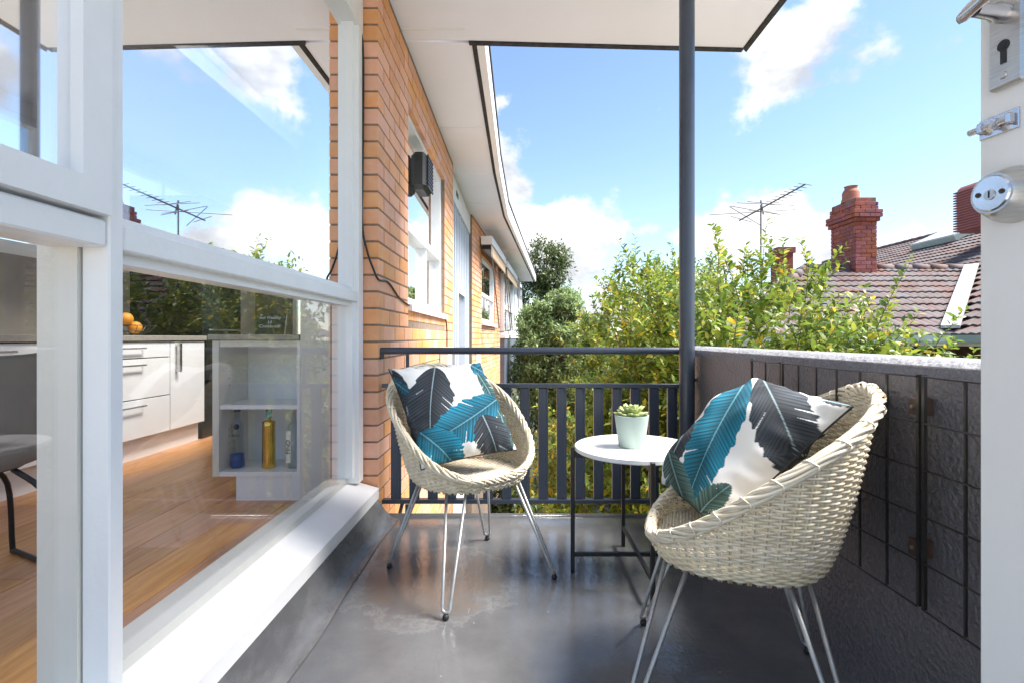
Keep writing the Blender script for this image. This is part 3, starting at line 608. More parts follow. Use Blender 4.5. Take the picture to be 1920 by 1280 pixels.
# left bench: drawers and doors
kb = thing('kitchen_cabinet', 'white kitchen base cabinet with drawers and bar handles behind the glass', 'cabinet', (-3.1, 3.2, FZ))
b = MB(); b.box(-3.49, -2.86, 1.2, 4.5, FZ, .19); b.build('kick_board', M_white, kb)
b = MB(); b.box(-3.49, -2.822, 1.2, 4.5, .192, .905); b.build('carcass', M_black, kb)
b = MB(); b.box(-3.49, -2.785, 1.18, 4.51, .906, .946, .003); b.build('bench_top', M_bench, kb)
for (y0, y1) in ((1.22, 2.14), (2.15, 3.09), (3.10, 4.055)):
    for (z0, z1) in ((.195, .475), (.483, .775), (.783, .898)):
        b = MB(); b.box(-2.82, -2.80, y0 + .003, y1 - .003, z0, z1, .002); dr = b.build('drawer_front', M_kitch, kb)
        zc = z1 - .045; b = MB(); b.tube([(-2.80, y0 + .3, zc), (-2.768, y0 + .3, zc), (-2.768, y1 - .3, zc), (-2.80, y1 - .3, zc)], .006, 6); b.build('handle', M_steel, dr)
b = MB(); b.box(-2.82, -2.80, 4.06, 4.495, .195, .898, .002); dr = b.build('door', M_kitch, kb)
b = MB(); b.box(-2.80, -2.765, 4.115, 4.14, .66, .68); b.box(-2.80, -2.765, 4.115, 4.14, .86, .88); b.box(-2.775, -2.760, 4.114, 4.141, .655, .885); b.build('handle', M_steel, dr)
sp = MB(); sp.box(-3.5, -3.48, 1.2, 4.52, .95, 1.5); tag(sp.build('splashback', M_taupe), 'dark glossy splashback behind the white bench', 'splashback')
wc = thing('added_high_window', 'added long high window above the splashback, put in to light the kitchen', 'window', (-3.56, 3, 1.55))  # added window, lets more daylight into the room
b = MB(); b.box(-3.60, -3.52, 1.1, 6.4, 1.552, 1.60); b.box(-3.60, -3.52, 1.1, 6.4, 2.45, 2.498); b.build('frame', M_white, wc)
for i in range(5): b = MB(); b.box(-3.59, -3.53, 1.1 + i * 1.3, 1.15 + i * 1.3, 1.601, 2.449); b.build('mullion', M_white, wc)
ov = thing('oven_tower', 'tall black oven tower at the end of the white drawers', 'oven', (-3.15, 4.8, FZ))
b = MB(); b.box(-3.49, -2.84, 4.53, 5.15, FZ, 2.2); b.build('cabinet', M_glassblack, ov)
b = MB(); b.tube([(-2.82, 4.6, 1.0), (-2.80, 4.6, 1.0), (-2.80, 5.1, 1.0), (-2.82, 5.1, 1.0)], .008, 6); b.build('handle', M_steel, ov)
b = MB(); b.box(-2.839, -2.83, 4.56, 5.12, .55, .95); b.build('oven_door', M_rubber, ov)
# fridge/doorway at the end with pale window blind
ew = thing('end_window', 'window at the far end of the kitchen above the benches', 'window', (-2.0, 6.72, .95))
for i in range(4): b = MB(); b.box(-3.0 + i * .66, -2.95 + i * .66, 6.69, 6.75, .952, 2.448); b.build('mullion', M_white, ew)
for i in range(3): b = MB(); b.box(-2.95 + i * .66, -2.34 + i * .66, 6.715, 6.719, .952, 2.448); b.build('pane', M_pane, ew)
# right bench with end shelves
es = thing('end_shelf', 'white open end shelf of the kitchen bench holding three bottles', 'shelf', (-1.46, 2.95, FZ))
X0, X1, YS = -1.70, -1.215, 2.80
b = MB(); b.box(X0 - .02, X1, YS - .012, 5.3, .916, .948, .003); b.build('bench_top', M_bench, es)
b = MB(); b.box(X0, X0 + .035, YS, 3.14, .165, .914); b.build('side_panel', M_panel, es)
b = MB(); b.box(X1 - .018, X1 - .001, YS, 3.14, .165, .914); b.build('side_panel', M_kitch, es)
b = MB(); b.box(X0 + .036, X1 - .019, 3.10, 3.12, .165, .914); b.build('back_panel', M_kitch, es)
b = MB(); b.box(X0 + .036, X1 - .019, YS + .004, 3.10, .165, .19); b.build('bottom_board', M_kitch, es)
b = MB(); b.box(X0 + .036, X1 - .019, YS + .01, 3.10, .535, .558); b.build('shelf_board', M_kitch, es)
b = MB(); b.box(X0 + .036, X1 - .019, YS + .004, 3.10, .88, .914); b.build('top_rail', M_panel, es)
b = MB(); b.box(-1.575, X1 - .002, YS + .012, 5.2, FZ, .163); b.build('kick_board', M_kitch, es)
b = MB(); b.box(X0, -1.02, 3.142, 5.28, .165, .914); b.build('carcass', M_kitch, es)
for i, z in enumerate((.33, .37, .41, .66, .70, .74)):
    b = MB(); b.lathe([(.003, -.001), (.003, .001)], 8); b.xf(Matrix.Translation((X0 + .0365, 2.9, z)) @ Matrix.Rotation(R(90), 4, 'Y')); b.build('peg_hole', M_black, es)
# bottles
def bottle(name, x, y, label, cat, prof, m):
    o = thing(name, label, cat, (x, y, .191)); bb = MB(); bb.lathe(prof, 24, (x, y, .191)); bb.build('glass_body', m, o, smooth=True); return o
o = bottle('bottle', -1.618, 2.90, 'tall clear vodka bottle fading to blue at its base, left of the gold one', 'bottle', [(.034, 0), (.040, .006), (.039, .05), (.034, .22), (.033, .245), (.014, .275), (.014, .325)], M_bottle)
b = MB(); b.lathe([(.033, .004), (.0385, .008), (.0378, .05), (.037, .078)], 24, (-1.618, 2.90, .191)); b.build('blue_base', M_blue, o, smooth=True)
b = MB(); b.lathe([(.0165, .318), (.0165, .347)], 16, (-1.618, 2.90, .191)); b.build('cap', M_curtain, o, smooth=True)
b = MB(); b.lathe([(.001, 0), (.016, .001), (.014, .006), (.001, .009)], 16); b.xf(Matrix.Translation((-1.603, 2.866, .428)) @ Matrix.Rotation(R(80), 4, 'X')); b.build('round_seal', M_navy, o, smooth=True)
RX = Matrix.Rotation(R(90), 4, 'X')
text_part('CÎROC', .020, Matrix.Translation((-1.612, 2.8605, .372)) @ RX, M_navy, o)
for k in range(7): text_part('iiiiiillliiii'[: 12 - (k % 4) * 2], .009, Matrix.Translation((-1.614, 2.8595, .352 - k * .012)) @ RX, M_curtain, o, 'small_print')
o = bottle('bottle', -1.438, 2.90, 'slim gold metallic bottle with a bright blue neck, middle of the three', 'bottle', [(.034, 0), (.037, .004), (.036, .03), (.034, .24), (.036, .262), (.012, .272), (.012, .30)], M_gold)
b = MB(); b.lathe([(.0165, .285), (.0165, .325)], 16, (-1.438, 2.90, .191)); b.build('blue_collar', M_cyan, o, smooth=True)
b = MB(); b.lathe([(.0168, .3255), (.0168, .345)], 16, (-1.438, 2.90, .191)); b.build('cap', M_black, o, smooth=True)
o = bottle('bottle', -1.294, 2.90, 'clear glass bottle with a tall white label, rightmost on the shelf', 'bottle', [(.031, 0), (.033, .004), (.033, .24), (.013, .262), (.011, .325)], M_bottle)
b = MB(); b.lathe([(.014, .318), (.014, .345)], 16, (-1.294, 2.90, .191)); b.build('cork', M_panel, o, smooth=True)
b = MB(); b.box(-1.322, -1.296, 2.8625, 2.8645, .225, .405); b.build('label', M_label, o)
text_part('FINO', .034, Matrix.Translation((-1.300, 2.8615, .315)) @ RX @ Matrix.Rotation(R(90), 4, 'Z'), M_black, o)
# cookbook
bk = thing('cookbook', 'black cookbook with white script lettering standing on the bench', 'book', (-1.46, 2.99, .949))
Mb = Matrix.Translation((-1.475, 2.98, .949)) @ Matrix.Rotation(R(-14), 4, 'X')
b = MB(); b.box(-.085, .085, 0, .022, 0, .125, .002); b.xf(Mb); b.build('cover', M_rubber, bk)
b = MB(); b.box(-.083, .086, .004, .018, .001, .123); b.xf(Mb); b.build('pages', M_label, bk)
for (tx, z, sz) in (('our Healthy', .093, .026), ('Lil', .066, .026), ('Cookbook', .040, .028)):
    text_part(tx, sz, Mb @ Matrix.Translation((-.005, -.001, z)) @ RX, M_label, bk)
# fruit bowl
fbx, fby = -3.02, 3.92
fb = thing('fruit_bowl', 'shallow black wire bowl of oranges on the kitchen bench', 'bowl', (fbx, fby, .947))
b = MB()
for (r, z) in ((.17, .075), (.13, .03), (.07, .006)): b.tube([(fbx + r * math.cos(a), fby + r * math.sin(a), .947 + z) for a in np.linspace(0, 2 * math.pi, 28)[:-1]], .003, 5, closed=True)
for i in range(20):
    a = i * math.pi / 10; b.tube([(fbx + r * math.cos(a), fby + r * math.sin(a), .947 + z) for (r, z) in ((.07, .006), (.13, .03), (.17, .075))], .002, 4)
b.build('wire_basket', M_black, fb)
for (dx, dy, dz, lb) in ((-.05, -.08, .062, 'orange at the near side of the wire bowl'), (.0, .055, .062, 'orange at the far side of the wire bowl'), (-.02, -.01, .128, 'orange on top of the other fruit')):
    b = MB(); b.lathe([(.001, -.048), (.02, -.0445), (.036, -.033), (.047, -.012), (.048, .006), (.042, .024), (.028, .040), (.010, .0465), (.001, .046)], 18, (fbx + dx, fby + dy, .947 + dz))
    tag(b.build('orange', M_orange, smooth=True), lb, 'orange', 'oranges in the wire bowl')
# dining chair inside
dc = thing('dining_chair', 'grey shell dining chair with charcoal seat pad and black sled legs indoors', 'chair', (-2.02, 1.80, FZ), R(65))
def shell_pt(u, v):      # u across -1..1, v 0 front .. 1 top of back
    if v < .5: y = .22 - v / .5 * .42; z = .44 - .03 * math.sin(v / .5 * math.pi)
    else: t = (v - .5) / .5; y = -.20 - .10 * t; z = .44 + .40 * t
    w = .23 + .02 * math.sin(v * math.pi); return Vector((u * w, y + .05 * (u * u) * (v > .4), z + .05 * u * u * (1 - abs(v - .5))))
b = MB(); nu, nv = 10, 18
for j in range(nv + 1):
    for i in range(nu + 1): b.v.append(tuple(shell_pt(-1 + 2 * i / nu, j / nv)))
for j in range(nv + 1):
    for i in range(nu + 1): q = shell_pt(-1 + 2 * i / nu, j / nv); b.v.append((q.x, q.y - .006, q.z - .010))
k = (nu + 1) * (nv + 1)
for j in range(nv):
    for i in range(nu):
        a = j * (nu + 1) + i; b.f.append((a, a + 1, a + nu + 2, a + nu + 1)); b.f.append((k + a, k + a + nu + 1, k + a + nu + 2, k + a + 1))
b.build('shell', M_shellwhite, dc, smooth=True, local=True)
b = MB(); b.lathe([(.02, .42), (.19, .425), (.205, .44), (.19, .458), (.02, .462)], 24); b.build('seat_pad', M_fabricblack, dc, smooth=True, local=True)
for sx in (-1, 1):
    b = MB(); b.tube(smooth_path([(sx * .12, .12, .42), (sx * .22, .20, .30), (sx * .25, .24, .03), (sx * .25, .20, .012), (sx * .25, -.20, .012), (sx * .25, -.24, .03), (sx * .2, -.18, .30), (sx * .12, -.12, .42)], 5), .010, 7); b.build('sled_leg', M_black, dc, smooth=True, local=True)

# ------------------------------------------------------------------ parapet, column, railing, mesh panels
pw = MB(); t_ = [(.90, -.6), (1.06, -.6), (1.06, 2.80), (.90, 2.80)]
prof = [(.90, -.16), (.90, .835), (.906, .862), (.925, .876), (.98, .882), (1.035, .876), (1.054, .862), (1.06, .835), (1.06, -.6)]
ny = 2
for y in (-.6, 2.80):
    for (x, z) in prof: pw.v.append((x, y, z))
n = len(prof)
for i in range(n - 1): pw.f.append((i, n + i, n + i + 1, i + 1))
pw.f.append(tuple(range(n))); pw.f.append(tuple(range(2 * n - 1, n - 1, -1)))
par = tag(pw.build('parapet_wall', M_render, auto=50), 'rough rendered dark grey parapet wall on the right of the balcony', 'wall')
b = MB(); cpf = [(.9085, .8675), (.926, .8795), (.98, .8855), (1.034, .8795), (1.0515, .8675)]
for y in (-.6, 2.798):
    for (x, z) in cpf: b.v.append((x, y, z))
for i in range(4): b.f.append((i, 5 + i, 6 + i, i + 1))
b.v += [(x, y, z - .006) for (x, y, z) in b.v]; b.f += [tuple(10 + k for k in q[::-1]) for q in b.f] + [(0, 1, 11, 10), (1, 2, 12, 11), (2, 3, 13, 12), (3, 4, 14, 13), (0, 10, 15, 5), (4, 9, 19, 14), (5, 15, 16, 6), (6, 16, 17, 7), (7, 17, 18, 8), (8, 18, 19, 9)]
b.build('top_face', M_littop, par, auto=50)  # separate top strip carrying the painted-in light
clm = thing('steel_column', 'tall round slate blue steel column between railing and parapet', 'column', (.85, 2.58, 0))
b = MB(); b.lathe([(.0385, .0), (.0385, SZ - .002)], 28, (.85, 2.58, .0)); b.build('tube', M_dark, clm, auto=40)
b = MB(); b.box(.79, .91, 2.52, 2.64, .001, .010); b.build('base_plate', M_dark, clm)
b = MB(); b.tube([(.88, 2.60, .715), (.93, 2.60, .715)], .009, 8); b.lathe([(.016, 0), (.016, .012)], 12, (.90, 2.60, .709)); b.build('fixing_pin', M_black, clm, auto=40)
rail = thing('balcony_railing', 'slate blue metal railing with upright slats across the balcony end', 'railing', (.1, 2.665, 0))
RY = 2.67
b = MB(); b.tube([(-.735 + .0, RY, .862), (.97, RY, .862)], .0185, 16); b.tube([(-.728, RY, .862), (-.728, RY, .82)], .012, 8); b.tube([(.955, RY, .862), (.968, RY, .862)], .024, 16); b.build('handrail', M_dark, rail, auto=45)
b = MB(); b.box(-.725, .90, RY - .018, RY + .018, .668, .69, .002); b.build('middle_rail', M_dark, rail)
b = MB(); b.box(-.725, .90, RY - .018, RY + .018, .062, .084, .002); b.build('bottom_rail', M_dark, rail)
for i in range(16):
    x = -.655 + i * .097
    b = MB(); b.box(x - .024, x + .018, RY - .011, RY + .011, .085, .667, .0025); b.box(x + .0185, x + .027, RY - .009, RY + .013, .085, .667); b.build('slat', M_dark, rail)
b = MB(); b.box(-.60, -.585, RY - .008, RY + .008, .691, .85); b.build('rail_post', M_dark, rail)
b = MB(); b.box(-.60, -.582, RY - .024, RY - .019, -.06, .062); b.tube([(-.62, RY + .0, .06), (-.68, RY + .1, -.12)], .010, 6); b.build('floor_bracket', M_dark, rail)
# wire mesh panels on the parapet
def mesh_panel(y0, y1, lab, hinge):
    xm = .862; o = thing('mesh_panel', lab, 'trellis', (xm, (y0 + y1) / 2, .35), group='black wire mesh panels on the parapet')
    z0, z1 = .352, .848; n = max(1, round((y1 - y0) / .1))
    for i in range(n + 1):
        y = y0 + (y1 - y0) * i / n; w = .0023 if 0 < i < n else .0036
        b = MB(); b.box(xm - w, xm + w, y - w, y + w, z0, z1 + (.004 if w > .003 else 0)); b.build('upright_bar', M_black, o)
    for k in range(6):
        z = z0 + (z1 - z0) * k / 5; b = MB(); b.tube([(xm - .005, y0, z), (xm - .005 + random.uniform(-.003, .003), (y0 + y1) / 2, z - random.uniform(0, .004)), (xm - .005, y1, z)], .0023, 6); b.build('cross_bar', M_black, o)
    for z in hinge:
        b = MB(); b.box(xm + .002, .899, y0 + .006, y0 + .032, z - .018, z + .018); br = b.build('bracket', M_rust, o)
        b = MB(); b.lathe([(.005, 0), (.004, .004)], 8); b.xf(Matrix.Translation((xm + .0015, y0 + .019, z)) @ Matrix.Rotation(R(-90), 4, 'Y')); b.build('screw', M_steel, br)
mesh_panel(1.675, 1.885, 'short black wire mesh panel at the far end, half behind the cushion', ())
mesh_panel(1.095, 1.665, 'middle black wire mesh panel behind the right wicker chair', (.47, .78))
mesh_panel(.58, 1.08, 'nearest black wire mesh panel beside the open white door', ())

# open white door
DA, DB = Vector((.655, .722, 0)), Vector((.785, -.08, 0)); dd = (DB - DA).normalized(); dn = Vector((dd.y, -dd.x, 0))   # dn faces left
Md = Matrix(((dd.x, dn.x, 0, DA.x), (dd.y, dn.y, 0, DA.y), (0, 0, 1, 0), (0, 0, 0, 1)))     # x along door to hinge, y out of the face
if dn.x > 0: raise RuntimeError('door normal')
dr = thing('white_door', 'open white door at the right edge with chrome lever and deadlock', 'door', (.72, .3, .02))
def dpart(bm, nm, m, par=None, auto=None): bm.xf(Md); return bm.build(nm, m, par or dr, auto=auto)
b = MB(); b.box(0, .81, -.04, 0, .02, 2.10, .002); dpart(b, 'leaf', M_door)
zl = 1.365
pl = MB(); pl.box(.020, .062, .0005, .012, zl - .098, zl + .11, .003); pl = dpart(pl, 'lock_plate', M_steel)
b = MB(); b.lathe([(.0075, 0), (.0075, .001)], 14); b.xf(Matrix.Translation((.040, .0122, zl - .043)) @ Matrix.Rotation(R(-90), 4, 'X')); b.box(.0365, .0435, .0121, .0132, zl - .067, zl - .045); dpart(b, 'keyhole', M_black, pl)
b = MB(); b.lathe([(.005, 0), (.004, .002)], 12); b.xf(Matrix.Translation((.040, .0122, zl - .083)) @ Matrix.Rotation(R(-90), 4, 'X')); dpart(b, 'screw', M_steel, pl)
b = MB(); b.lathe([(.0125, 0), (.0125, .012), (.0095, .02), (.009, .045)], 18); b.xf(Matrix.Translation((.040, .0122, zl)) @ Matrix.Rotation(R(-90), 4, 'X')); lv = dpart(b, 'lever_neck', M_chrome, None, 40)
b = MB(); rows = []
for i in range(13):
    t = i / 12; xx = .022 + .135 * t; yy = .062 - .012 * t + .010 * math.sin(t * 3.1); zz = zl - .002 + .012 * math.sin(t * 2.4); hw = .0115 * (min(1, (t + .04) * 9) ** .5) * (1 - .25 * t)
    for (dz, dy) in ((-hw, -.001), (-hw * .4, .004), (hw * .4, .004), (hw, -.001), (hw * .4, -.004), (-hw * .4, -.004)): b.v.append((xx, yy + dy, zz + dz))
for i in range(12):
    for k in range(6): b.f.append((i * 6 + k, i * 6 + (k + 1) % 6, (i + 1) * 6 + (k + 1) % 6, (i + 1) * 6 + k))
b.f.append(tuple(range(5, -1, -1))); b.f.append(tuple(72 + k for k in range(6)))
dpart(b, 'lever', M_chrome, lv, 60)
bo = MB(); zb_ = 1.222
bo.box(.002, .052, .0005, .004, zb_ - .014, zb_ + .014, .001); bo = dpart(bo, 'barrel_bolt', M_chrome)
b = MB(); b.tube([(-.006, .010, zb_), (.046, .010, zb_)], .0045, 10); dpart(b, 'bolt_rod', M_chrome, bo, 40)
b = MB()
for x in (.006, .024, .042): b.box(x, x + .007, .004, .0155, zb_ - .0075, zb_ + .0075, .002)
dpart(b, 'bolt_guide', M_chrome, bo)
b = MB(); b.tube([(.028, .013, zb_), (.028, .019, zb_ - .010)], .004, 8); dpart(b, 'bolt_knob', M_chrome, bo, 40)
zd = 1.120
b = MB(); b.lathe([(.037, 0), (.0365, .012), (.0275, .038), (.0265, .040)], 32); b.xf(Matrix.Translation((.047, .0005, zd)) @ Matrix.Rotation(R(-90), 4, 'X')); dl_ = dpart(b, 'deadlock_body', M_steel, None, 30)
b = MB(); b.lathe([(.0235, 0), (.022, .0025)], 28); b.xf(Matrix.Translation((.047, .0406, zd)) @ Matrix.Rotation(R(-90), 4, 'X')); dpart(b, 'deadlock_face', M_chrome, dl_, 30)
b = MB(); b.lathe([(.007, 0), (.0068, .0015)], 18); b.xf(Matrix.Translation((.047, .0432, zd - .002)) @ Matrix.Rotation(R(-90), 4, 'X')); dpart(b, 'key_barrel', M_steel, dl_, 30)
b = MB(); b.box(.0461, .0479, .0448, .0452, zd - .006, zd + .003); dpart(b, 'key_slot', M_black, dl_)
for s in (-1, 1):
    b = MB(); b.lathe([(.0035, 0), (.003, .0015)], 12); b.xf(Matrix.Translation((.047 + s * .0145, .0432, zd + s * -.001)) @ Matrix.Rotation(R(-90), 4, 'X')); dpart(b, 'screw', M_rust, dl_, 30)

# ------------------------------------------------------------------ wicker chairs
ZB, ZT = .376, .81
def se(th, a, b_, p=2.5):
    s, c = abs(math.sin(th)), abs(math.cos(th)); return 1 / (((s / a) ** p + (c / b_) ** p) ** (1 / p))
def wr(th, z):
    s = max(0, (z - ZB) / (ZT - ZB)); e = s ** .62
    bb_ = (.195 + (.306 - .195) * e) if math.cos(th) < 0 else (.192 + .052 * e)
    return se(th, .200 + (.306 - .200) * e, bb_)
def zrim(th): return .416 + .388 * ((1 - math.cos(th)) / 2) ** 1.32
def wp(th, z, off=0.0):
    r = wr(th, z) + off; return Vector((math.sin(th) * r, math.cos(th) * r - .012, z))
def make_chair(name, label, loc, rz):
    t = thing(name, label, 'chair', loc, rz, 'wicker tub chairs on the balcony')
    NS = 62; b = MB()
    row = 0; z = ZB + .006
    while z < ZT - .015:                        # horizontal weavers, cut off by the sloping rim
        if zrim(0) - .006 > z: th0 = 0; full = True
        else:
            full = False; lo, hi = 0, math.pi
            for _ in range(30):
                m = (lo + hi) / 2
                if zrim(m) - .004 > z: hi = m
                else: lo = m
            th0 = hi
        nseg = NS * 4; pts = []
        for i in range(nseg + (0 if full else 1)):
            th = 2 * math.pi * i / nseg
            if full or th0 <= th <= 2 * math.pi - th0:
                w = math.sin(th * NS / 2 + (math.pi if row % 2 else 0))
                pts.append(wp(th, z + .0007 * math.sin(th * 7 + row), .0040 * w))
        if len(pts) > 3: b.tube(pts, .0036, 5, closed=full)
        z += .0073; row += 1
    b.build('woven_shell', M_wicker, t, smooth=True, local=True)
    b = MB()
    for i in range(NS):
        th = 2 * math.pi * (i + .5) / NS; zz = np.linspace(ZB - .004, zrim(th), 8)
        for o in (-.0035, .0035): b.tube([wp(th + o / .26, z_) for z_ in zz], .0032, 4)
    b.build('stakes', M_wicker, t, smooth=True, local=True)
    # seat
    b = MB(); row = 0; y = -.225
    def seatz(x, y): return .404 - .016 * math.exp(-((x / .2) ** 2 + ((y + .03) / .2) ** 2)) - .010 * max(0, (y - .12) / .1)
    def inside(x, y): th = math.atan2(x, y); return math.hypot(x, y) < wr(th, .40) - .004
    while y < .27:
        xs = [x for x in np.arange(-.30, .301, .0085) if inside(x, y)]
        if len(xs) > 3: b.tube([(x, y, seatz(x, y) + .0036 * math.sin(math.pi * x / .017 + (math.pi if row % 2 else 0))) for x in xs], .0046, 5)
        y += .0093; row += 1
    x = -.2975
    while x < .3:
        ys = [y for y in np.arange(-.27, .28, .02) if inside(x, y)]
        if len(ys) > 2: b.tube([(x, y, seatz(x, y) - .001) for y in ys], .0042, 4)
        x += .017
    b.build('woven_seat', M_wicker, t, smooth=True, local=True)
    # under-seat pan
    b = MB(); ring = [wp(th, ZB, -.004) for th in np.linspace(0, 2 * math.pi, 49)[:-1]]
    b.add([(p.x, p.y, ZB) for p in ring] + [(p.x, p.y, ZB + .012) for p in ring], [tuple(range(47, -1, -1)), tuple(range(48, 96))] + [(i, (i + 1) % 48, 48 + (i + 1) % 48, 48 + i) for i in range(48)])
    b.build('base_frame', M_wicker, t, local=True)
    # braided rim
    b = MB(); NR = 150
    def rimc(th): return wp(th, zrim(th), .004)
    for s_ in range(7):
        pts = []
        for i in range(NR):
            th = 2 * math.pi * i / NR; c = rimc(th); o = Vector((math.sin(th), math.cos(th), 0)); tn = (rimc(th + .01) - rimc(th - .01)).normalized(); upv = tn.cross(o).normalized()
            if upv.z < 0: upv = -upv
            ph = th * 6 + .5 * math.sin(th * 11 + s_) + s_ * 2 * math.pi / 7
            pts.append(c + o * (.0105 * math.cos(ph)) + upv * (.0115 * math.sin(ph)))
        b.tube(pts, .0050, 5, closed=True)
    b.tube([rimc(2 * math.pi * i / 80) for i in range(80)], .0085, 6, closed=True)
    for i in range(30):                          # binding wraps across the rim
        th = 2 * math.pi * (i + .3) / 30; c = rimc(th); o = Vector((math.sin(th), math.cos(th), 0)); tn = (rimc(th + .01) - rimc(th - .01)).normalized(); upv = tn.cross(o).normalized()
        b.tube([c + o * (.0150 * math.cos(a)) + upv * (.0160 * math.sin(a)) + tn * (.010 * math.sin(a * .5)) for a in np.linspace(0, 2 * math.pi, 13)], .0023, 4)
    b.build('braided_rim', M_wicker, t, smooth=True, local=True)
    for sx in (-1, 1):
        for sy in (-1, 1):
            f_ = Vector((sx * .236, sy * .236, .024)); tp = Vector((sx * .132, sy * .132 - .008, ZB + .004)); tg = Vector((sx * 1, -sy * 1, 0)).normalized()
            pts = [tp + tg * .036]
            dn_ = (f_ - tp).normalized()
            pts.append(f_ - dn_ * .02 + tg * .0135)
            for a in np.linspace(0, math.pi, 7): pts.append(f_ - dn_ * (.012 - .012 * math.sin(a)) + tg * (.0135 * math.cos(a)))
            pts.append(f_ - dn_ * .02 - tg * .0135); pts.append(tp - tg * .036)
            b = MB(); b.tube(pts, .0056, 8); lg = b.build('leg', M_leg, t, smooth=True, local=True)
            b = MB(); b.lathe([(.007, 0), (.011, .003), (.011, .010), (.007, .019)], 12, (f_.x, f_.y, .001)); b.build('foot', M_rubber, lg, smooth=True, local=True)
    return t
def facing(x, y): return math.atan2(-x, y)          # local +y turned to (x, y)
ch1 = make_chair('wicker_chair', 'cream wicker tub chair on hairpin legs beside the brick corner', (-.198, 2.003, 0), facing(.6, -.8))
ch2 = copy_tree(ch1); ch2.location = (.550, 1.344, 0); ch2.rotation_euler = (0, 0, facing(-.95, .314))
tag(ch2, 'nearer cream wicker tub chair on hairpin legs by the dark parapet', 'chair', 'wicker tub chairs on the balcony')

# ------------------------------------------------------------------ cushions with printed banana leaves
TEAL, DTEAL, CHAR, GRN, WHT = (.008, .20, .30), (.008, .10, .15), (.045, .055, .068), (.075, .16, .145), (.82, .80, .76)
def print_colours(P, leaves):
    c = np.tile(np.array(WHT), (len(P), 1))
    for i, (ax, ay, bx, by, w, colr, bend) in enumerate(leaves):
        r = np.random.default_rng(100 + i); a = np.array((ax, ay), float); bq = np.array((bx, by), float); Ld = np.linalg.norm(bq - a); d = (bq - a) / Ld; nn = np.array((-d[1], d[0]))
        q = P - a; s = q @ d / Ld; e = q @ nn - bend * np.sin(np.clip(s, 0, 1) * math.pi); ae = np.abs(e)
        sk = s - ae / Ld * .75                                # veins sweep forward
        edge = w * np.clip(np.sin(np.clip(s, 0, 1) * math.pi), 0, 1) ** .55
        jag = 1 + .05 * np.sin(sk * 37 + i) + .04 * np.sin(sk * 71 + 2 * i + (e > 0))
        for k in range(4):
            s0 = r.uniform(.15, .85); side = r.choice((-1, 1)); m = (np.sign(e) == side); jag = np.where(m & (np.abs(sk - s0) < .010 * (ae / w) ** 2), jag * .45, jag)
        inside = (s > 0) & (s < 1) & (ae < edge * jag)
        vein = .5 + .5 * np.sin(sk * Ld / 34.0 * 2 * math.pi + 1.5 * np.sin(sk * 23 + i)); streak = .5 + .5 * np.sin(sk * Ld * .21 + 3 * np.sin(sk * 9 + i * 2))
        shade = .28 + 1.05 * np.clip(ae / (w + 1e-6), 0, 1) ** .7 * (.55 + .65 * streak); shade *= (.42 + .58 * np.clip((vein - .08) / .35, 0, 1))
        cc = np.array(colr)[None] * shade[:, None]
        rib = ae < (3.2 + 2.5 * (1 - np.clip(s, 0, 1))); cc[rib] = np.array(colr) * .5 + np.array((.10, .20, .22)) if colr != CHAR else np.array((.22, .30, .33))
        c[inside] = cc[inside]
    return c
M_print = bpy.data.materials.new('printed_cotton'); M_print.use_nodes = True; t = M_print.node_tree; p = t.nodes['Principled BSDF']; p.inputs['Roughness'].default_value = .85
at = N(t, 'ShaderNodeAttribute', attribute_name='print'); L(t, at.outputs['Color'], p.inputs['Base Color'])
nz = N(t, 'ShaderNodeTexNoise'); nz.inputs['Scale'].default_value = 500; bn = N(t, 'ShaderNodeBump'); bn.inputs['Strength'].default_value = .12; bn.inputs['Distance'].default_value = .002; L(t, nz.outputs['Fac'], bn.inputs['Height']); L(t, bn.outputs[0], p.inputs['Normal'])
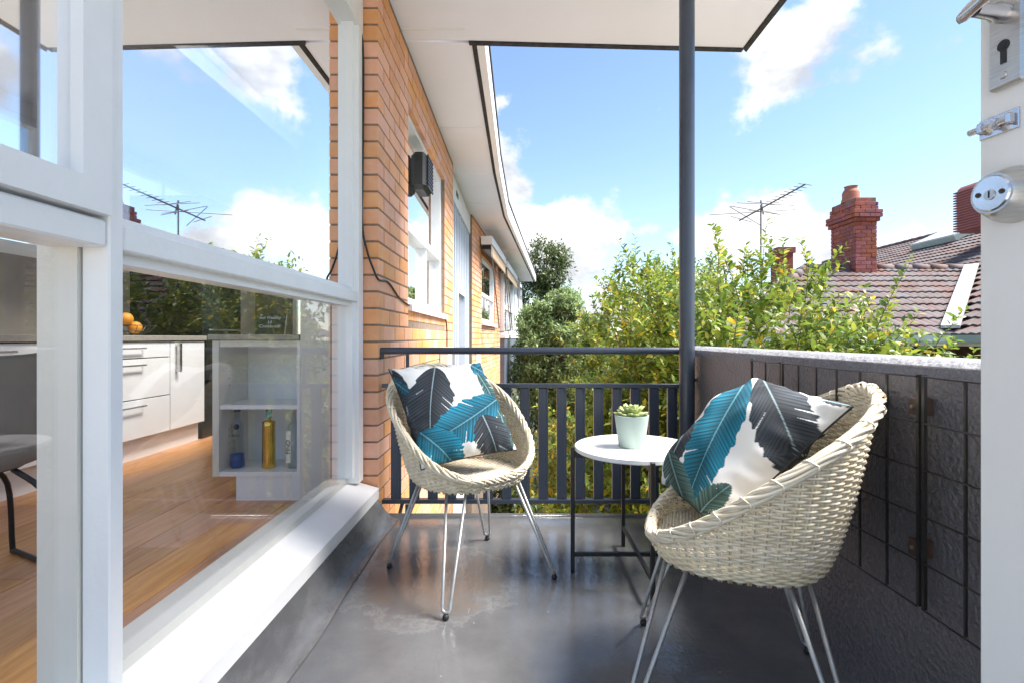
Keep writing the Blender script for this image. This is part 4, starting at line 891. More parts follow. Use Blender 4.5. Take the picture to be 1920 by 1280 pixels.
def cushion(label, corners, puff_f, puff_b, zoomc, leaves, seed):
    TL, TR, BR, BL = [Vector(c) for c in corners]; cen = (TL + TR + BR + BL) / 4
    nrm_ = ((TR - BL).cross(TL - BR)).normalized()
    if nrm_.dot(Vector((0, 0, H)) - cen) < 0: nrm_ = -nrm_
    n = 240; g = np.linspace(-1, 1, n); U, V = np.meshgrid(g, g); u = U.ravel(); v = V.ravel()
    pin = .055; u2 = u * (1 - pin * (1 - v ** 2) ** .8 * np.abs(u) ** 2.0); v2 = v * (1 - pin * (1 - u ** 2) ** .8 * np.abs(v) ** 2.0)
    def bil(c, a, b_): A, B, C, Dd = [np.array(x, float) for x in c]; a = ((a + 1) / 2)[:, None]; b_ = ((1 - b_) / 2)[:, None]; return A * (1 - a) * (1 - b_) + B * a * (1 - b_) + C * a * b_ + Dd * (1 - a) * b_
    base = bil([TL, TR, BR, BL], u2, v2)
    prof = ((1 - np.abs(u) ** 2.6) * (1 - np.abs(v) ** 2.6)).clip(0) ** .52
    r = np.random.default_rng(seed); wr_ = np.zeros_like(u)
    for k in range(9):
        a = r.uniform(0, math.pi); f_ = r.uniform(3, 9); wr_ += np.sin((u * math.cos(a) + v * math.sin(a)) * f_ + r.uniform(0, 6) + 1.2 * np.sin(u * 3 + v * 2 + k)) * .0036
    edgew = np.exp(-((1 - np.maximum(abs(u), abs(v))) / .16) ** 2)
    wr_ = wr_ * (.5 + .5 * prof) + edgew * .007 * np.sin(np.where(abs(u) > abs(v), v, u) * 21 + seed)
    nv = np.array(nrm_)
    Fv = base + nv * (puff_f * prof + wr_ * np.minimum(1, prof * 4))[:, None]; Bv = base - nv * (puff_b * prof + wr_ * np.minimum(1, prof * 4))[:, None]
    verts = np.vstack([Fv, Bv]); k = n * n; faces = []
    for j in range(n - 1):
        for i in range(n - 1):
            a = j * n + i; faces.append((a, a + 1, a + n + 1, a + n)); faces.append((k + a, k + a + n, k + a + n + 1, k + a + 1))
    uo, vo, sc_ = zoomc; cc = np.stack([(U0 + F * Fv[:, 0] / Fv[:, 1] - uo) * sc_, (V0 - F * (Fv[:, 2] - H) / Fv[:, 1] - vo) * sc_], 1)
    cl = print_colours(cc, leaves); cl2 = np.vstack([cl, cl])
    o = thing('cushion', label, 'cushion', (cen.x, cen.y, min(c.z for c in (TL, TR, BL, BR))), group='leaf print cushions'); l = np.array(o.location)
    me = bpy.data.meshes.new('cover'); me.from_pydata([tuple(x) for x in verts - l], [], faces); me.polygons.foreach_set('use_smooth', [True] * len(me.polygons))
    at_ = me.color_attributes.new('print', 'FLOAT_COLOR', 'POINT'); at_.data.foreach_set('color', np.hstack([cl2, np.ones((len(cl2), 1))]).astype(np.float32).ravel())
    me.materials.append(M_print); c_ = bpy.data.objects.new('cover', me); col.objects.link(c_); c_.parent = o
    idx = [i for i in range(n)] + [j * n + n - 1 for j in range(1, n)] + [(n - 1) * n + i for i in range(n - 2, -1, -1)] + [j * n for j in range(n - 2, 0, -1)]
    b = MB(); b.tube([verts[i] for i in idx[::3]], .0028, 5, closed=True); b.build('seam', M_fabricblack, o, smooth=True)
    return o
fc = Vector((.6, -.8, 0)); rt = Vector((.8, .6, 0)); lean = .60
upv = (Vector((0, 0, 1)) * math.sqrt(1 - lean ** 2) - fc * lean); cc_ = Vector((-.265, 2.03, .640)); hs = .215
rt2 = (rt * math.cos(R(2)) + upv * math.sin(R(2))); up2 = upv * math.cos(R(2)) - rt * math.sin(R(2))
crn = [cc_ - rt2 * hs + up2 * hs, cc_ + rt2 * hs + up2 * hs, cc_ + rt2 * hs - up2 * hs, cc_ - rt2 * hs - up2 * hs]
cushion('leaf printed cushion leaning in the wicker chair by the brick corner', crn, .088, .06, (720, 680, 4.92), [
    (60, 60, 330, 900, 150, CHAR, 10), (10, 90, 320, 330, 36, DTEAL, 12), (200, 380, 300, 760, 60, CHAR, 0), (470, 40, 430, 720, 215, CHAR, 20), (800, 20, 1000, 130, 60, TEAL, 0),
    (860, 90, 1100, 560, 50, GRN, -20), (1060, 320, 430, 730, 180, TEAL, -15), (1080, 480, 1170, 800, 70, GRN, 0), (910, 480, 1060, 900, 165, CHAR, -15), (330, 640, 700, 1010, 190, TEAL, -30), (1060, 760, 1200, 830, 50, CHAR, 0)], 3)
cushion('larger looking leaf printed cushion in the nearer wicker chair', [(.745, 1.595, .805), (.81, 1.23, .765), (.505, 1.285, .432), (.475, 1.705, .440)], .125, .06, (1220, 690, 4.128), [
    (330, 380, 120, 780, 75, CHAR, 12), (760, 60, 270, 1060, 165, TEAL, 40), (130, 620, 330, 1200, 95, GRN, 12), (860, 60, 1190, 860, 250, CHAR, -25), (330, 1180, 620, 900, 105, GRN, -20),
    (480, 1190, 880, 990, 75, TEAL, 30), (1180, 740, 1600, 380, 50, DTEAL, 0), (1300, 235, 1600, 300, 26, CHAR, 0), (20, 830, 70, 900, 30, CHAR, 0)], 8)

# ------------------------------------------------------------------ side table, pot and succulent
tx, ty, tz = .461, 2.012, .503
st = thing('side_table', 'round white topped side table on thin black square legs', 'table', (tx, ty, 0))
b = MB(); b.lathe([(.236, 0), (.242, .004), (.242, .018), (.238, .021)], 64, (tx, ty, tz - .021)); b.build('table_top', M_table, st, auto=40)
for (dx, dy) in ((-.252, 0), (.252, 0), (0, -.252), (0, .252)):
    b = MB(); b.box(tx + dx - .008, tx + dx + .008, ty + dy - .008, ty + dy + .008, 0.001, tz - .004, .002); b.build('leg', M_black, st)
    ux, uy = (-dx / .252, -dy / .252)
    b = MB(); b.box(min(tx + dx + ux * .009, tx + dx + ux * .12) - .004 * abs(uy), max(tx + dx + ux * .009, tx + dx + ux * .12) + .004 * abs(uy), min(ty + dy + uy * .009, ty + dy + uy * .12) - .004 * abs(ux), max(ty + dy + uy * .009, ty + dy + uy * .12) + .004 * abs(ux), tz - .047, tz - .0225); b.build('top_bracket', M_black, st)
b = MB(); b.box(tx - .244, tx + .244, ty - .007, ty + .007, .066, .080); b.build('stretcher', M_black, st)
b = MB(); b.box(tx - .0065, tx + .0065, ty - .244, ty + .244, .0805, .094); b.build('stretcher', M_black, st)
pp = px(1188, 843, 1.955); pcx, pcy = pp.x, 1.99
pot = thing('plant_pot', 'tapered sage green plant pot on the white side table', 'pot', (pcx, pcy, tz))
b = MB(); b.lathe([(.046, 0), (.050, .003), (.066, .122), (.0665, .125), (.0615, .125), (.058, .105)], 40, (pcx, pcy, tz + .0005)); b.build('pot_wall', M_pot, pot, auto=50)
b = MB(); b.lathe([(.057, .104), (.001, .108)], 24, (pcx, pcy, tz)); b.build('soil', M_soil, pot)
suc = thing('succulent', 'pale green rosette succulent growing in the sage pot', 'plant', (pcx, pcy, tz + .1))
def fleshy(bm, base, ang, tilt, ln, w):
    prof = [(0, .35), (.25, .75), (.55, 1), (.8, .85), (.95, .4), (1, .05)]; vs = []; Rm = Matrix.Rotation(ang, 4, 'Z') @ Matrix.Rotation(-tilt, 4, 'Y')
    for (s_, q) in prof:
        for k in range(6):
            a = k * math.pi / 3; y = math.cos(a) * w * q; z = math.sin(a) * w * .38 * q + .12 * ln * s_ * s_; vs.append(base + (Rm @ Vector((s_ * ln, y, z))))
    fs = [(i * 6 + k, i * 6 + (k + 1) % 6, (i + 1) * 6 + (k + 1) % 6, (i + 1) * 6 + k) for i in range(5) for k in range(6)] + [tuple(range(5, -1, -1)), tuple(30 + k for k in range(6))]
    bm.add(vs, fs)
for ring, (cnt, tilt, ln, hz) in enumerate(((13, .18, .068, .118), (11, .5, .058, .124), (8, .85, .045, .130), (5, 1.2, .032, .134))):
    for k in range(cnt):
        bm = MB(); fleshy(bm, Vector((pcx, pcy, tz + hz)), k * 2 * math.pi / cnt + ring * .4 + random.uniform(-.1, .1), tilt + random.uniform(-.1, .1), ln * random.uniform(.88, 1.08), ln * .27); bm.build('leaf', M_succ, suc, smooth=True)

# ------------------------------------------------------------------ foliage
LV = np.array([(0, 0, 0), (.30, .21, .05), (.30, 0, 0), (.30, -.21, .05), (.68, .19, .03), (.70, 0, -.02), (.68, -.19, .03), (1, 0, -.10)])
LF = [(0, 2, 1), (0, 3, 2), (1, 2, 5), (1, 5, 4), (2, 3, 6), (2, 6, 5), (4, 5, 7), (5, 6, 7)]
SV = np.array([(0, 0, 0), (.45, .24, .04), (.45, -.24, .04), (1, 0, -.08)]); SF = [(0, 2, 1), (1, 2, 3)]
def leaf_arrays(pos, dirs, ups, ln, simple=False, wid=1.0):
    tv = (SV if simple else LV) * np.array((1, wid, 1)); tf_ = np.array(SF if simple else LF)
    d = dirs / np.linalg.norm(dirs, axis=1, keepdims=True); s = np.cross(ups, d); s /= np.linalg.norm(s, axis=1, keepdims=True) + 1e-9; n_ = np.cross(d, s)
    V_ = pos[:, None] + ln[:, None, None] * (tv[None, :, 0:1] * d[:, None] + tv[None, :, 1:2] * s[:, None] + tv[None, :, 2:3] * n_[:, None])
    F_ = tf_[None] + (np.arange(len(pos)) * len(tv))[:, None, None]
    return V_.reshape(-1, 3), F_.reshape(-1, 3)
def tri_obj(name, V_, F_, m, parent, kind='stuff'):
    V_ = V_ - np.array(root_loc(parent)); me = bpy.data.meshes.new(name)
    me.vertices.add(len(V_)); me.vertices.foreach_set('co', V_.astype(np.float32).ravel()); me.loops.add(F_.size); me.loops.foreach_set('vertex_index', F_.astype(np.int32).ravel())
    me.polygons.add(len(F_)); me.polygons.foreach_set('loop_start', np.arange(0, F_.size, 3, dtype=np.int32)); me.update(calc_edges=True); me.validate()
    me.polygons.foreach_set('use_smooth', [True] * len(F_)); me.materials.append(m)
    o = bpy.data.objects.new(name, me); col.objects.link(o); o.parent = parent
    if kind: o['kind'] = kind
    return o
def rand_unit(n): v = rng.normal(size=(n, 3)); return v / np.linalg.norm(v, axis=1, keepdims=True)

# the big leafy shrub just beyond the railing and parapet
shrub = thing('leafy_shrub', 'large yellow green leafy shrub rising beyond the railing and parapet', 'shrub', (1.7, 4.5, GZ))
ELL = [((1.95, 4.3, .15), (1.0, .9, 1.38), 560), ((1.30, 4.7, -.05), (.48, .75, 1.40), 380), ((2.70, 4.1, -.10), (.72, .8, 1.08), 520), ((1.30, 5.6, .40), (.70, .8, 1.35), 300),
       ((.85, 4.6, -.75), (.68, .75, 1.1), 420), ((1.6, 3.9, -.35), (.75, .7, .95), 380), ((3.35, 4.4, -.25), (.5, .6, .75), 170)]
shoots = []
for (c, r_, n_) in ELL:
    for _ in range(n_):
        d = rand_unit(1)[0]; rad = random.uniform(.5, 1.0) ** .6; p0 = np.array(c) + d * np.array(r_) * rad
        if p0[1] < 2.95 and p0[0] > .8: continue
        if p0[0] < 1.12 and p0[1] < 3.2: continue
        dr_ = d * np.array((.8, .8, .35)) + np.array((0, 0, random.uniform(.35, 1.2))) + rng.normal(size=3) * .25
        shoots.append((p0, dr_ / np.linalg.norm(dr_), random.uniform(.18, .42)))
for (u, v, Y, ln) in ((1365, 420, 4.0, .55), (1428, 418, 4.1, .55), (1510, 445, 4.0, .5), (1535, 455, 4.0, .4), (1690, 492, 3.6, .5), (1785, 555, 3.4, .5), (1130, 500, 5.2, .55), (1225, 468, 5.3, .5), (1585, 540, 3.8, .4),
                   (1255, 455, 5.5, .5), (1460, 440, 4.3, .4), (1330, 470, 4.6, .5), (1836, 640, 3.3, .3), (1640, 560, 3.7, .4)):
    tip = np.array(px(u, v, Y)); dr_ = np.array((random.uniform(-.25, .3), random.uniform(-.2, .1), 1.0)); dr_ /= np.linalg.norm(dr_)
    if u == 1130: dr_ = np.array((-.45, 0, .9))
    if u >= 1690: dr_ = np.array((.28, -.1, .95))
    shoots.append((tip - dr_ * ln, dr_, ln))
Lp, Ld_, Lu, Ll = [], [], [], []; stem = MB()
for (p0, d, ln) in shoots:
    bend = rng.normal(size=3) * .12; k = int(ln / .028); side = np.cross(d, rand_unit(1)[0]); side /= np.linalg.norm(side); up_ = np.cross(d, side)
    pts = [p0 + d * ln * s_ + bend * ln * s_ * s_ + np.array((0, 0, -.05 * s_ * s_ * ln)) for s_ in np.linspace(0, 1, 5)]
    stem.tube(pts, [.0035, .003, .0026, .002, .001], 4, cap=False)
    for i in range(k):
        s_ = (i + .5) / k; q = p0 + d * ln * s_ + bend * ln * s_ * s_; ax = (i % 2) * 1.3 + rng.normal() * .25
        for sg in (-1, 1):
            o_ = sg * (math.cos(ax) * side + math.sin(ax) * up_); ld = o_ * .9 + d * random.uniform(.35, .9) + np.array((0, 0, random.uniform(-.25, .15)))
            Lp.append(q); Ld_.append(ld); Lu.append(np.array((0, 0, 1.0)) + rng.normal(size=3) * .35); Ll.append(random.choice((.055, .07, .085, .105)) * random.uniform(.85, 1.1) * (1.05 - .45 * s_))
Lp, Ld_, Lu, Ll = map(np.array, (Lp, Ld_, Lu, Ll))
order = np.argsort(np.linalg.norm(Lp - np.array((0, 0, H)), axis=1) - Ll * 4); vis = (Lp[:, 2] > -.1); near = [i for i in order if vis[i]][:240]; far = np.setdiff1d(np.arange(len(Lp)), near)
V_, F_ = leaf_arrays(Lp[far], Ld_[far], Lu[far], Ll[far]); tri_obj('crown', V_, F_, M_leaf, shrub)
ip, idr, iu, il = [], [], [], []
for (c, r_, n_) in ELL:
    d = rand_unit(n_ * 7); ip.append(np.array(c) + d * np.array(r_) * (rng.uniform(.1, .92, len(d)) ** .5)[:, None]); idr.append(d + rng.normal(size=d.shape) * .8); iu.append(np.array((0, 0, 1.0)) + rng.normal(size=d.shape) * .5); il.append(rng.uniform(.05, .11, len(d)))
ip, idr, iu, il = np.vstack(ip), np.vstack(idr), np.vstack(iu), np.hstack(il); ok = (ip[:, 1] > 3.05) & ~((ip[:, 0] < 1.15) & (ip[:, 1] < 3.3))
V_, F_ = leaf_arrays(ip[ok], idr[ok], iu[ok], il[ok], True, 1.0); tri_obj('inner_foliage', V_, F_, M_leaf, shrub)
lm = bpy.data.meshes.new('leaf'); lm.from_pydata([tuple(x) for x in LV], [], LF); lm.polygons.foreach_set('use_smooth', [True] * len(LF)); lm.materials.append(M_leaf)
for i in near:
    d = Vector(Ld_[i]).normalized(); s_ = Vector(Lu[i]).cross(d).normalized(); n_ = d.cross(s_); k = Ll[i]
    o = bpy.data.objects.new('leaf', lm); col.objects.link(o); o.parent = shrub
    o.matrix_basis = Matrix.Translation(Vector(Lp[i]) - Vector(shrub.location)) @ Matrix(((d.x * k, s_.x * k, n_.x * k, 0), (d.y * k, s_.y * k, n_.y * k, 0), (d.z * k, s_.z * k, n_.z * k, 0), (0, 0, 0, 1)))
o = stem.build('twigs', M_bark, shrub, smooth=True); o['kind'] = 'stuff'
for (c, r_, n_) in ELL:
    for k in range(5):
        tp = Vector(c) + Vector(rand_unit(1)[0] * np.array(r_) * .75); bs_ = Vector((1.75 + random.uniform(-.3, .3), 4.6 + random.uniform(-.2, .2), GZ)); md = (bs_ + tp) / 2 + Vector((random.uniform(-.2, .2), random.uniform(-.2, .2), .3))
        b = MB(); b.tube(smooth_path([bs_, md, tp], 6), [.030 - .0018 * i for i in range(13)], 6); b.build('limb', M_bark, shrub, smooth=True)

def tree(name, label, base, blobs_, m, n_leaf, ln, group=None, cat='tree', trunk_r=.08, cluster=.12, droop=.3, wid=.8, simple=True):
    t = thing(name, label, cat, base, group=group); P_, D_, U_, S_ = [], [], [], []
    tot = sum(r[0] * r[1] + r[1] * r[2] for (_, r) in blobs_)
    for (c, r) in blobs_:
        ncl = max(6, int(n_leaf / 14 * (r[0] * r[1] + r[1] * r[2]) / tot)); d = rand_unit(ncl); rad = rng.uniform(.35, 1.0, ncl) ** .45
        lump = 1 + .16 * np.sin(d[:, 0] * 7 + c[0]) * np.sin(d[:, 1] * 6 + 1) + .14 * np.sin(d[:, 2] * 9 + 2 + d[:, 0] * 5)
        cp = np.array(c) + d * np.array(r) * (rad * lump)[:, None]
        for q, dq in zip(cp, d):
            k = 14; o_ = rng.normal(size=(k, 3)) * cluster; P_.append(q + o_ * .5); D_.append(dq * .7 + rng.normal(size=(k, 3)) * .7 - np.array((0, 0, droop))); U_.append(dq * .6 + np.array((0, 0, .8)) + rng.normal(size=(k, 3)) * .4); S_.append(rng.uniform(.7, 1.25, k) * ln)
    V_, F_ = leaf_arrays(np.vstack(P_), np.vstack(D_), np.vstack(U_), np.hstack(S_), simple, wid); tri_obj('crown', V_, F_, m, t)
    c0 = Vector(np.mean([b_[0] for b_ in blobs_], axis=0)); b = MB()
    b.tube(smooth_path([Vector(base), (Vector(base) + c0) / 2 + Vector((.1, 0, 0)), c0], 5), [trunk_r * (1 - .06 * i) for i in range(11)], 7)
    for (c, r) in blobs_:
        for k in range(3):
            e_ = Vector(c) + Vector(rand_unit(1)[0] * np.array(r) * .7); b.tube(smooth_path([c0 - Vector((0, 0, r[2] * .5)), (c0 + e_) / 2, e_], 4), [trunk_r * .5 * (1 - .09 * i) for i in range(9)], 5)
    b.build('trunk', M_bark, t, smooth=True); return t
G2 = 'trees beyond the garden'
cl = []
for k in range(95):
    d = rand_unit(1)[0]; d[1] = -abs(d[1]) * .9; q = np.array((1.12, 13.2, .35)) + d * np.array((1.12, .8, 1.75)) * random.uniform(.82, 1.02); rr_ = random.uniform(.2, .34); cl.append((tuple(q), (rr_, rr_, rr_ * .75)))
tree('round_tree', 'dense rounded pale green tree beside the far end of the flats', (1.0, 13.2, GZ), cl + [((1.03, 13.4, .3), (.85, .6, 1.5))], M_leaf_pale, 62000, .11, G2, cluster=.07, wid=.7, droop=.15)
tree('tall_tree', 'taller loose dark green tree behind the rounded pale tree', (1.0, 19, GZ), [((.95, 19, 3.5), (.85, .8, 1.05)), ((.45, 19, 2.4), (.7, .7, 1.1)), ((1.5, 19.2, 4.0), (.35, .4, .4))], M_leaf_dark, 9000, .14, G2, cluster=.2, wid=.8)
tree('bushy_tree', 'bushy yellow green tree showing left of the column behind the shrub', (2.0, 8.3, GZ), [((2.25, 8.2, 1.0), (.70, .7, 1.15)), ((2.7, 8.0, 1.2), (.6, .7, 1.0)), ((2.1, 8.4, .2), (.6, .6, 1.0))], M_leaf, 11000, .10, G2, cluster=.15, simple=False)
tree('dark_tree', 'dark reddish tree top showing over the shrub near the aerial', (3.9, 10.2, GZ), [((4.1, 10.2, 1.9), (.75, .6, .7)), ((4.4, 10.2, 1.0), (1.1, .7, .9))], M_leaf_dark, 2600, .10, G2, cluster=.17)
hb = 'low hedge bushes in the garden'
for i, (x, y, z, rx, rz, m, lab) in enumerate((( -.1, 13.6, -1.5, 1.0, 1.5, M_leaf_dark, 'dark bush low against the end of the flats'), (1.1, 11.8, -1.9, .8, .9, M_leaf_gold, 'golden brown bush seen through the railing slats'),
        (2.8, 11.6, -1.6, .9, 1.2, M_leaf_gold, 'yellowing bush right of the garden path'), (2.0, 17.5, -1.2, 1.6, 1.7, M_leaf_dark, 'dark bush closing the end of the garden path'), (.3, 22, -.6, 2.2, 2.2, M_leaf_dark, 'deep green bush farthest behind the rounded tree'),
        (4.6, 15.5, -1.0, 1.8, 1.9, M_leaf_dark, 'dark green bush behind the big shrub'), (3.9, 8.0, -1.4, 1.2, 1.4, M_leaf, 'light green bush below the neighbouring roof'), (5.6, 6.2, -.55, 1.0, .95, M_leaf, 'light green bush at the right below the gutter'), (-.4, 10.6, -2.1, .5, .8, M_leaf_dark, 'small dark bush at the foot of the brick wall'))):
    tree('garden_bush', lab, (x, y, GZ), [((x, y, z), (rx, rx * .8, rz)), ((x + rx * .4, y - .2, z - rz * .3), (rx * .7, rx * .7, rz * .8))], m, 2600, .12, hb, 'bush', .05, .17, .1)
pth = MB(); pth.add([(1.35, 6, GZ + .004), (1.95, 6, GZ + .004), (2.15, 17, GZ + .004), (1.55, 17, GZ + .004)], [(0, 1, 2, 3)]); tag(pth.build('garden_path', M_path), kind='structure')
for i, (x, y, s_, lab) in enumerate(((.42, 10.7, 1.0, 'spiky agave seen below the bottom rail beside the path'), (.0, 11.3, .8, 'smaller agave behind the terracotta pot'), (2.6, 10.3, .9, 'agave on the right of the path under the table'), (3.2, 11.0, .9, 'agave farthest right below the railing'), (1.05, 11.0, .75, 'agave close by the path edge'))):
    ag = thing('agave', lab, 'plant', (x, y, GZ), group='agaves in the garden'); b = MB()
    for k in range(26):
        fleshy(b, Vector((x, y, GZ + .05)), k * 2.4, .15 + 1.1 * (k / 26) + random.uniform(-.1, .1), .42 * s_ * random.uniform(.85, 1.1), .035 * s_)
    b.build('leaves', M_agave, ag, smooth=True)['kind'] = 'stuff'
tp_ = thing('terracotta_pot', 'round terracotta pot standing by the agaves down in the garden', 'pot', (-.12, 10.4, GZ))
b = MB(); b.lathe([(.10, 0), (.17, .22), (.185, .22), (.185, .27), (.16, .27), (.15, .2)], 20, (-.12, 10.4, GZ)); b.build('pot_wall', M_terra, tp_, auto=40)

# ------------------------------------------------------------------ neighbouring house
house = thing('neighbour_house', 'neighbouring house with mossy terracotta tile roof on the right', 'house', (9, 11, GZ))
PITCH = math.atan(.466); TG, TW = .33, .30
GXh, GYh, GZh, RYh, RXh = 6.9, 8.1, .96, 11.3, 14.4
tm = MB(); na = 8
wv = [(i / na * TW, .022 * (abs(math.sin(i / na * 2 * math.pi)) ** 1.3)) for i in range(na + 1)]
for (y, dz) in ((0, -.03), (0, .0), (TG * 1.12, -.032)):
    for (x, z) in wv: tm.v.append((x - TW / 2, y, z + dz + .03))
for r_ in range(2):
    for i in range(na): a = r_ * (na + 1) + i; tm.f.append((a, a + 1, a + na + 2, a + na + 1))
tme = tm.mesh('tile'); tme.materials.append(M_tile)
def roof_plane(origin, along, upd, n_rows, n_cols, test):
    al = Vector(along).normalized(); up_ = Vector(upd).normalized(); nn = al.cross(up_); out_ = []
    for r_ in range(n_rows):
        for c in range(n_cols):
            p_ = Vector(origin) + al * ((c + .5) * TW) + up_ * (r_ * TG)
            if test(p_ + up_ * TG * .5):
                w = random.uniform(-.004, .006); p_ = p_ + nn * w; a_ = al
                out_.append((Matrix(((a_.x, up_.x, nn.x, p_.x), (a_.y, up_.y, nn.y, p_.y), (a_.z, up_.z, nn.z, p_.z), (0, 0, 0, 1))), 0))
    return out_
cp_, sp_ = math.cos(PITCH), math.sin(PITCH)
hipL = lambda Y: 3.3 + (Y - GYh) * .95
itemsA = roof_plane((2.8, GYh, GZh), (1, 0, 0), (0, cp_, sp_), 11, 25, lambda p: hipL(p.y) < p.x < GXh + (p.y - GYh) - .05)
def testB(p):
    if p.y < GYh: return p.x > GXh - .5
    if p.y < RYh: return p.x > GXh + (p.y - GYh) + .05
    if p.y < 14.5: return p.x > GXh + (14.5 - p.y)
    return True
itemsB = roof_plane((GXh, 24.0, GZh), (0, -1, 0), (cp_, 0, sp_), 25, 64, testB)
def vis_tile(it):
    p = it[0].translation; u = U0 + F * p.x / p.y; return 1560 < u < 1850
vis_ = [it for it in itemsA + itemsB if vis_tile(it)]; inv = [it for it in itemsA + itemsB if not vis_tile(it)]
rf = MB()        # roof deck beneath the tiles
rf.add([(3.3, GYh, GZh), (GXh, GYh, GZh), (GXh + 3.2, RYh, GZh + 1.49), (6.34, RYh, GZh + 1.49)], [(0, 1, 2, 3)])
rf.add([(GXh, 5, GZh), (GXh, 24, GZh), (RXh, 24, GZh + 3.495), (RXh, 5, GZh + 3.495)], [(3, 2, 1, 0)])
rf.add([(3.3, GYh, GZh), (6.34, RYh, GZh + 1.49), (3.3, 14.5, GZh)], [(0, 1, 2)]); rf.add([(6.34, RYh, GZh + 1.49), (GXh + 3.2, RYh, GZh + 1.49), (GXh, 14.5, GZh), (3.3, 14.5, GZh)], [(0, 1, 2, 3)])
rf.add([(RXh, 5, GZh + 3.495), (RXh, 24, GZh + 3.495), (22, 24, GZh), (22, 5, GZh)], [(0, 1, 2, 3)])
rf.v = [(x, y, z - .012) for x, y, z in rf.v]; roof = rf.build('roof', M_tile, house)
pieces(roof, 'tile', [tme], vis_, 300, M_tile, 'far_tiles')
b = MB()
for M, i in inv: b.add([M @ v.co for v in tme.vertices], [tuple(p.vertices) for p in tme.polygons])
b.build('other_tiles', M_tile, roof)['kind'] = 'stuff'
b = MB()
def caps(p, q):
    p, q = Vector(p), Vector(q); n_ = int((q - p).length / .36)
    for i in range(n_): b.tube([p.lerp(q, i / n_), p.lerp(q, (i + 1.12) / n_)], [.12, .095], 8)
caps((6.34, RYh, GZh + 1.50), (GXh + 3.0, RYh, GZh + 1.50)); caps((RXh, 5, GZh + 3.5), (RXh, 24, GZh + 3.5)); caps((3.3, GYh, GZh + .02), (6.34, RYh, GZh + 1.50)); b.build('ridge_capping', M_tile, roof, smooth=True)['kind'] = 'stuff'
b = MB(); v0, v1 = Vector((GXh + .02, GYh + .05, GZh + .12)), Vector((GXh + 3.1, RYh - .08, GZh + 1.55)); sd = Vector((.7, -.7, 0)) * .12; dz = Vector((0, 0, .05))
b.hexa([v0 - sd, v0 + sd, v1 + sd, v1 - sd, v0 - sd + dz, v0 + sd + dz, v1 + sd + dz, v1 - sd + dz]); b.build('valley_flashing', M_galv, roof)
b = MB(); b.box(3.2, GXh - .12, GYh - .13, GYh + .0, GZh - .10, GZh + .01); b.box(GXh - .12, GXh + .01, 5, GYh, GZh - .10, GZh + .01); b.build('gutter', M_gutter, house)
b = MB(); b.box(3.4, GXh + .5, GYh - .02, GYh + .5, GZh - .16, GZh - .105); b.box(GXh + .0, GXh + .5, 5, GYh - .03, GZh - .16, GZh - .105); b.build('eave_lining', M_panel, house)
b = MB(); b.box(3.8, GXh + .5, GYh + .5, GYh + .7, GZ, GZh - .1); b.box(GXh + .5, GXh + .7, 5, GYh + .7, GZ, GZh - .1); b.build('wall', M_wallbrown, house)
# skylight
def onB(x, y, h=0): return Vector((x - h * sp_, y, GZh + (x - GXh) * .466 + h * cp_))
sk = thing('skylight', 'flat pale skylight panel on the upper tile roof', 'skylight', onB(13.3, 15.6))
b = MB(); b.hexa([onB(12.85, 14.9, .05), onB(14.0, 14.9, .05), onB(14.0, 16.6, .05), onB(12.85, 16.6, .05), onB(12.85, 14.9, .22), onB(14.0, 14.9, .22), onB(14.0, 16.6, .22), onB(12.85, 16.6, .22)]); b.build('kerb', M_gutter, sk)
b = MB(); b.hexa([onB(12.9, 14.95, .222), onB(13.95, 14.95, .222), onB(13.95, 16.55, .222), onB(12.9, 16.55, .222), onB(12.9, 14.95, .24), onB(13.95, 14.95, .24), onB(13.95, 16.55, .24), onB(12.9, 16.55, .24)]); b.build('panel', M_galv, sk)
# roof cooler
cl_ = thing('roof_cooler', 'maroon louvred evaporative cooler on a post above the tiles', 'cooler', onB(11.2, 12.3))
ux0, uz0 = px(1786, 440, 13.12).x, px(1793, 440, 13.1).z; uz1 = px(1793, 354, 13.1).z
b = MB(); b.box(ux0 + .04, ux0 + 1.1, 12.1 + .03, 13.1, uz0, uz1, .08); b.build('housing', M_maroon, cl_)
for i in range(16):
    z = uz0 + .05 + i * (uz1 - uz0 - .14) / 16; b = MB(); b.box(ux0, ux0 + 1.12, 12.1, 13.12, z, z + .035, .01); b.build('louvre', M_maroon, cl_)
b = MB(); b.box(ux0 + .45, ux0 + .8, 12.4, 12.75, onB(ux0 + .5, 12.5).z - .3, uz0 + .01); b.build('duct', M_maroon, cl_)
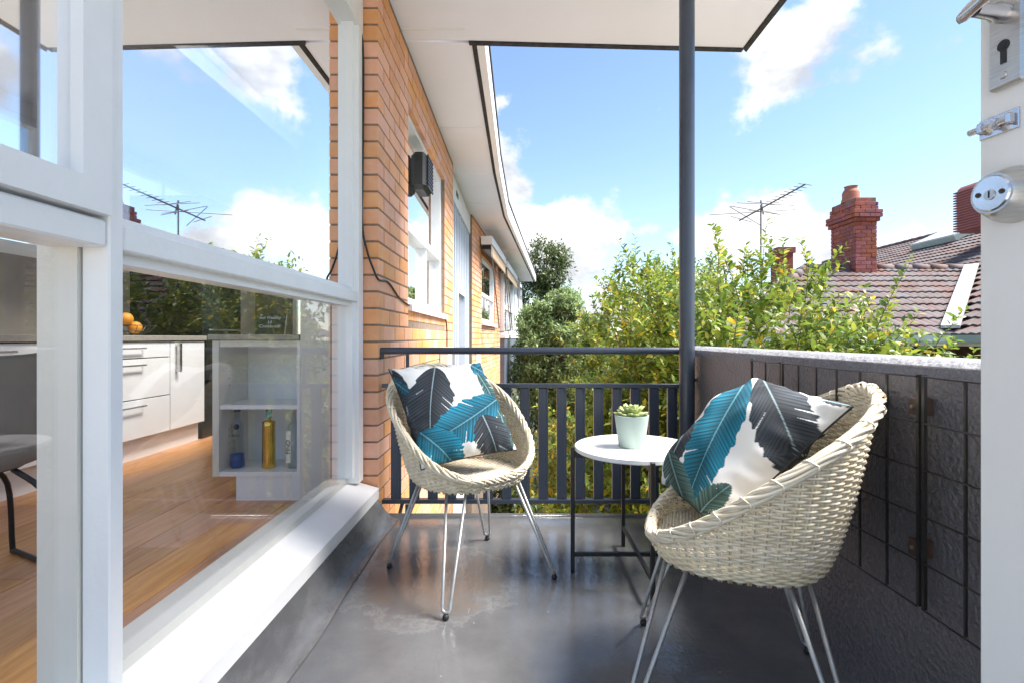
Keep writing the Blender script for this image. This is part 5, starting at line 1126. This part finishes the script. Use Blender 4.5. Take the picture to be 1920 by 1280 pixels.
# chimney
cx0, cx1, cy0, cy1 = 7.29, 7.75, 11.0, 11.88; cz0, cz1 = 1.9, 4.0
chim = thing('brick_chimney', 'tall red brick chimney with corbelled top and clay pot', 'chimney', ((cx0 + cx1) / 2, (cy0 + cy1) / 2, 2.3))
b = MB(); b.box(cx0 + .012, cx1 - .012, cy0 + .012, cy1 - .012, cz0, cz1 - .03); b.build('core', M_redmortar, chim)
b = MB(); nc = int((cz1 - cz0) / .086)
for k in range(nc):
    z = cz0 + k * .086; rk = nc - 1 - k; g = {0: -.01, 1: .02, 2: .02, 3: .08, 4: .08, 5: .045}.get(rk, 0.0)
    for (a0, a1, f0, f1, hor) in ((cx0 - g, cx1 + g, cy0 - g, cy0 - g + .10, True), (cx0 - g, cx1 + g, cy1 + g - .1, cy1 + g, True), (cy0 - g + .101, cy1 + g - .101, cx0 - g, cx0 - g + .1, False), (cy0 - g + .101, cy1 + g - .101, cx1 + g - .1, cx1 + g, False)):
        s_ = a0 - (.115 if k % 2 else 0)
        while s_ < a1 - .02:
            e0, e1 = max(s_, a0), min(s_ + .23, a1)
            if e1 - e0 > .03:
                j = random.uniform(-.004, .004)
                if hor: b.box(e0 + (.004 if e0 > a0 else 0), e1 - (.004 if e1 < a1 else 0), f0 + j, f1 + j, z + .005, z + .08, .004)
                else: b.box(f0 + j, f1 + j, e0 + .004, e1 - .004, z + .005, z + .08, .004)
            s_ += .23
b.build('bricks', M_red, chim)['kind'] = 'stuff'
b = MB(); b.lathe([(.20, 0), (.19, .06), (.17, .12), (.175, .22), (.15, .28), (.125, .30), (.125, .36), (.14, .37), (.11, .37)], 20, ((cx0 + cx1) / 2 - .05, (cy0 + cy1) / 2, cz1 - .04)); b.build('clay_pot', M_terra, chim, auto=40)
cf = thing('brick_chimney', 'small distant red brick chimney half hidden by the shrub', 'chimney', (9.35, 18, 2.3))
b = MB(); b.box(9.1, 9.6, 17.8, 18.4, 1.2, 3.9); b.build('stack', M_red, cf); b = MB(); b.box(9.04, 9.66, 17.74, 18.46, 3.9, 4.1); b.build('cap', M_red, cf)
# aerial
E1, E2 = Vector((3.96, 9.15, 3.04)), Vector((4.40, 7.80, 3.29)); ae = thing('tv_aerial', 'black television aerial on a mast above the shrub', 'aerial', (4.1, 8.7, 1.3))
b = MB(); b.tube([E1, E2], .014, 6); b.build('boom', M_alu, ae)
mp_ = E1.lerp(E2, .36); b = MB(); b.tube([Vector((mp_.x, mp_.y, 1.2)), mp_ + Vector((0, 0, .06))], .014, 6); b.build('mast', M_alu, ae)
bd_ = (E2 - E1).normalized(); sdv = bd_.cross(Vector((0, 0, 1))).normalized()
for i in range(9):
    q = E1.lerp(E2, .48 + .064 * i); b = MB(); b.tube([q - sdv * .13, q + sdv * .13], .006, 5); b.build('director', M_alu, ae)
for (t_, hl, dz, tw) in ((.04, .30, 0, .25), (.12, .62, .0, .5), (.22, .70, .02, -.35), (.30, .62, .0, .12), (.36, .28, .10, 0), (.40, .30, -.08, 0), (.44, .55, .03, -.1)):
    q = E1.lerp(E2, t_) + Vector((0, 0, dz)); a_ = sdv + bd_ * tw; b = MB(); b.tube([q - a_ * hl, q + a_ * hl], .006, 5); b.build('element', M_alu, ae)
b = MB(); b.tube([E1.lerp(E2, .36) + Vector((0, 0, .14)), E1.lerp(E2, .40) - Vector((0, 0, .12))], .016, 6); b.build('reflector_bar', M_alu, ae)
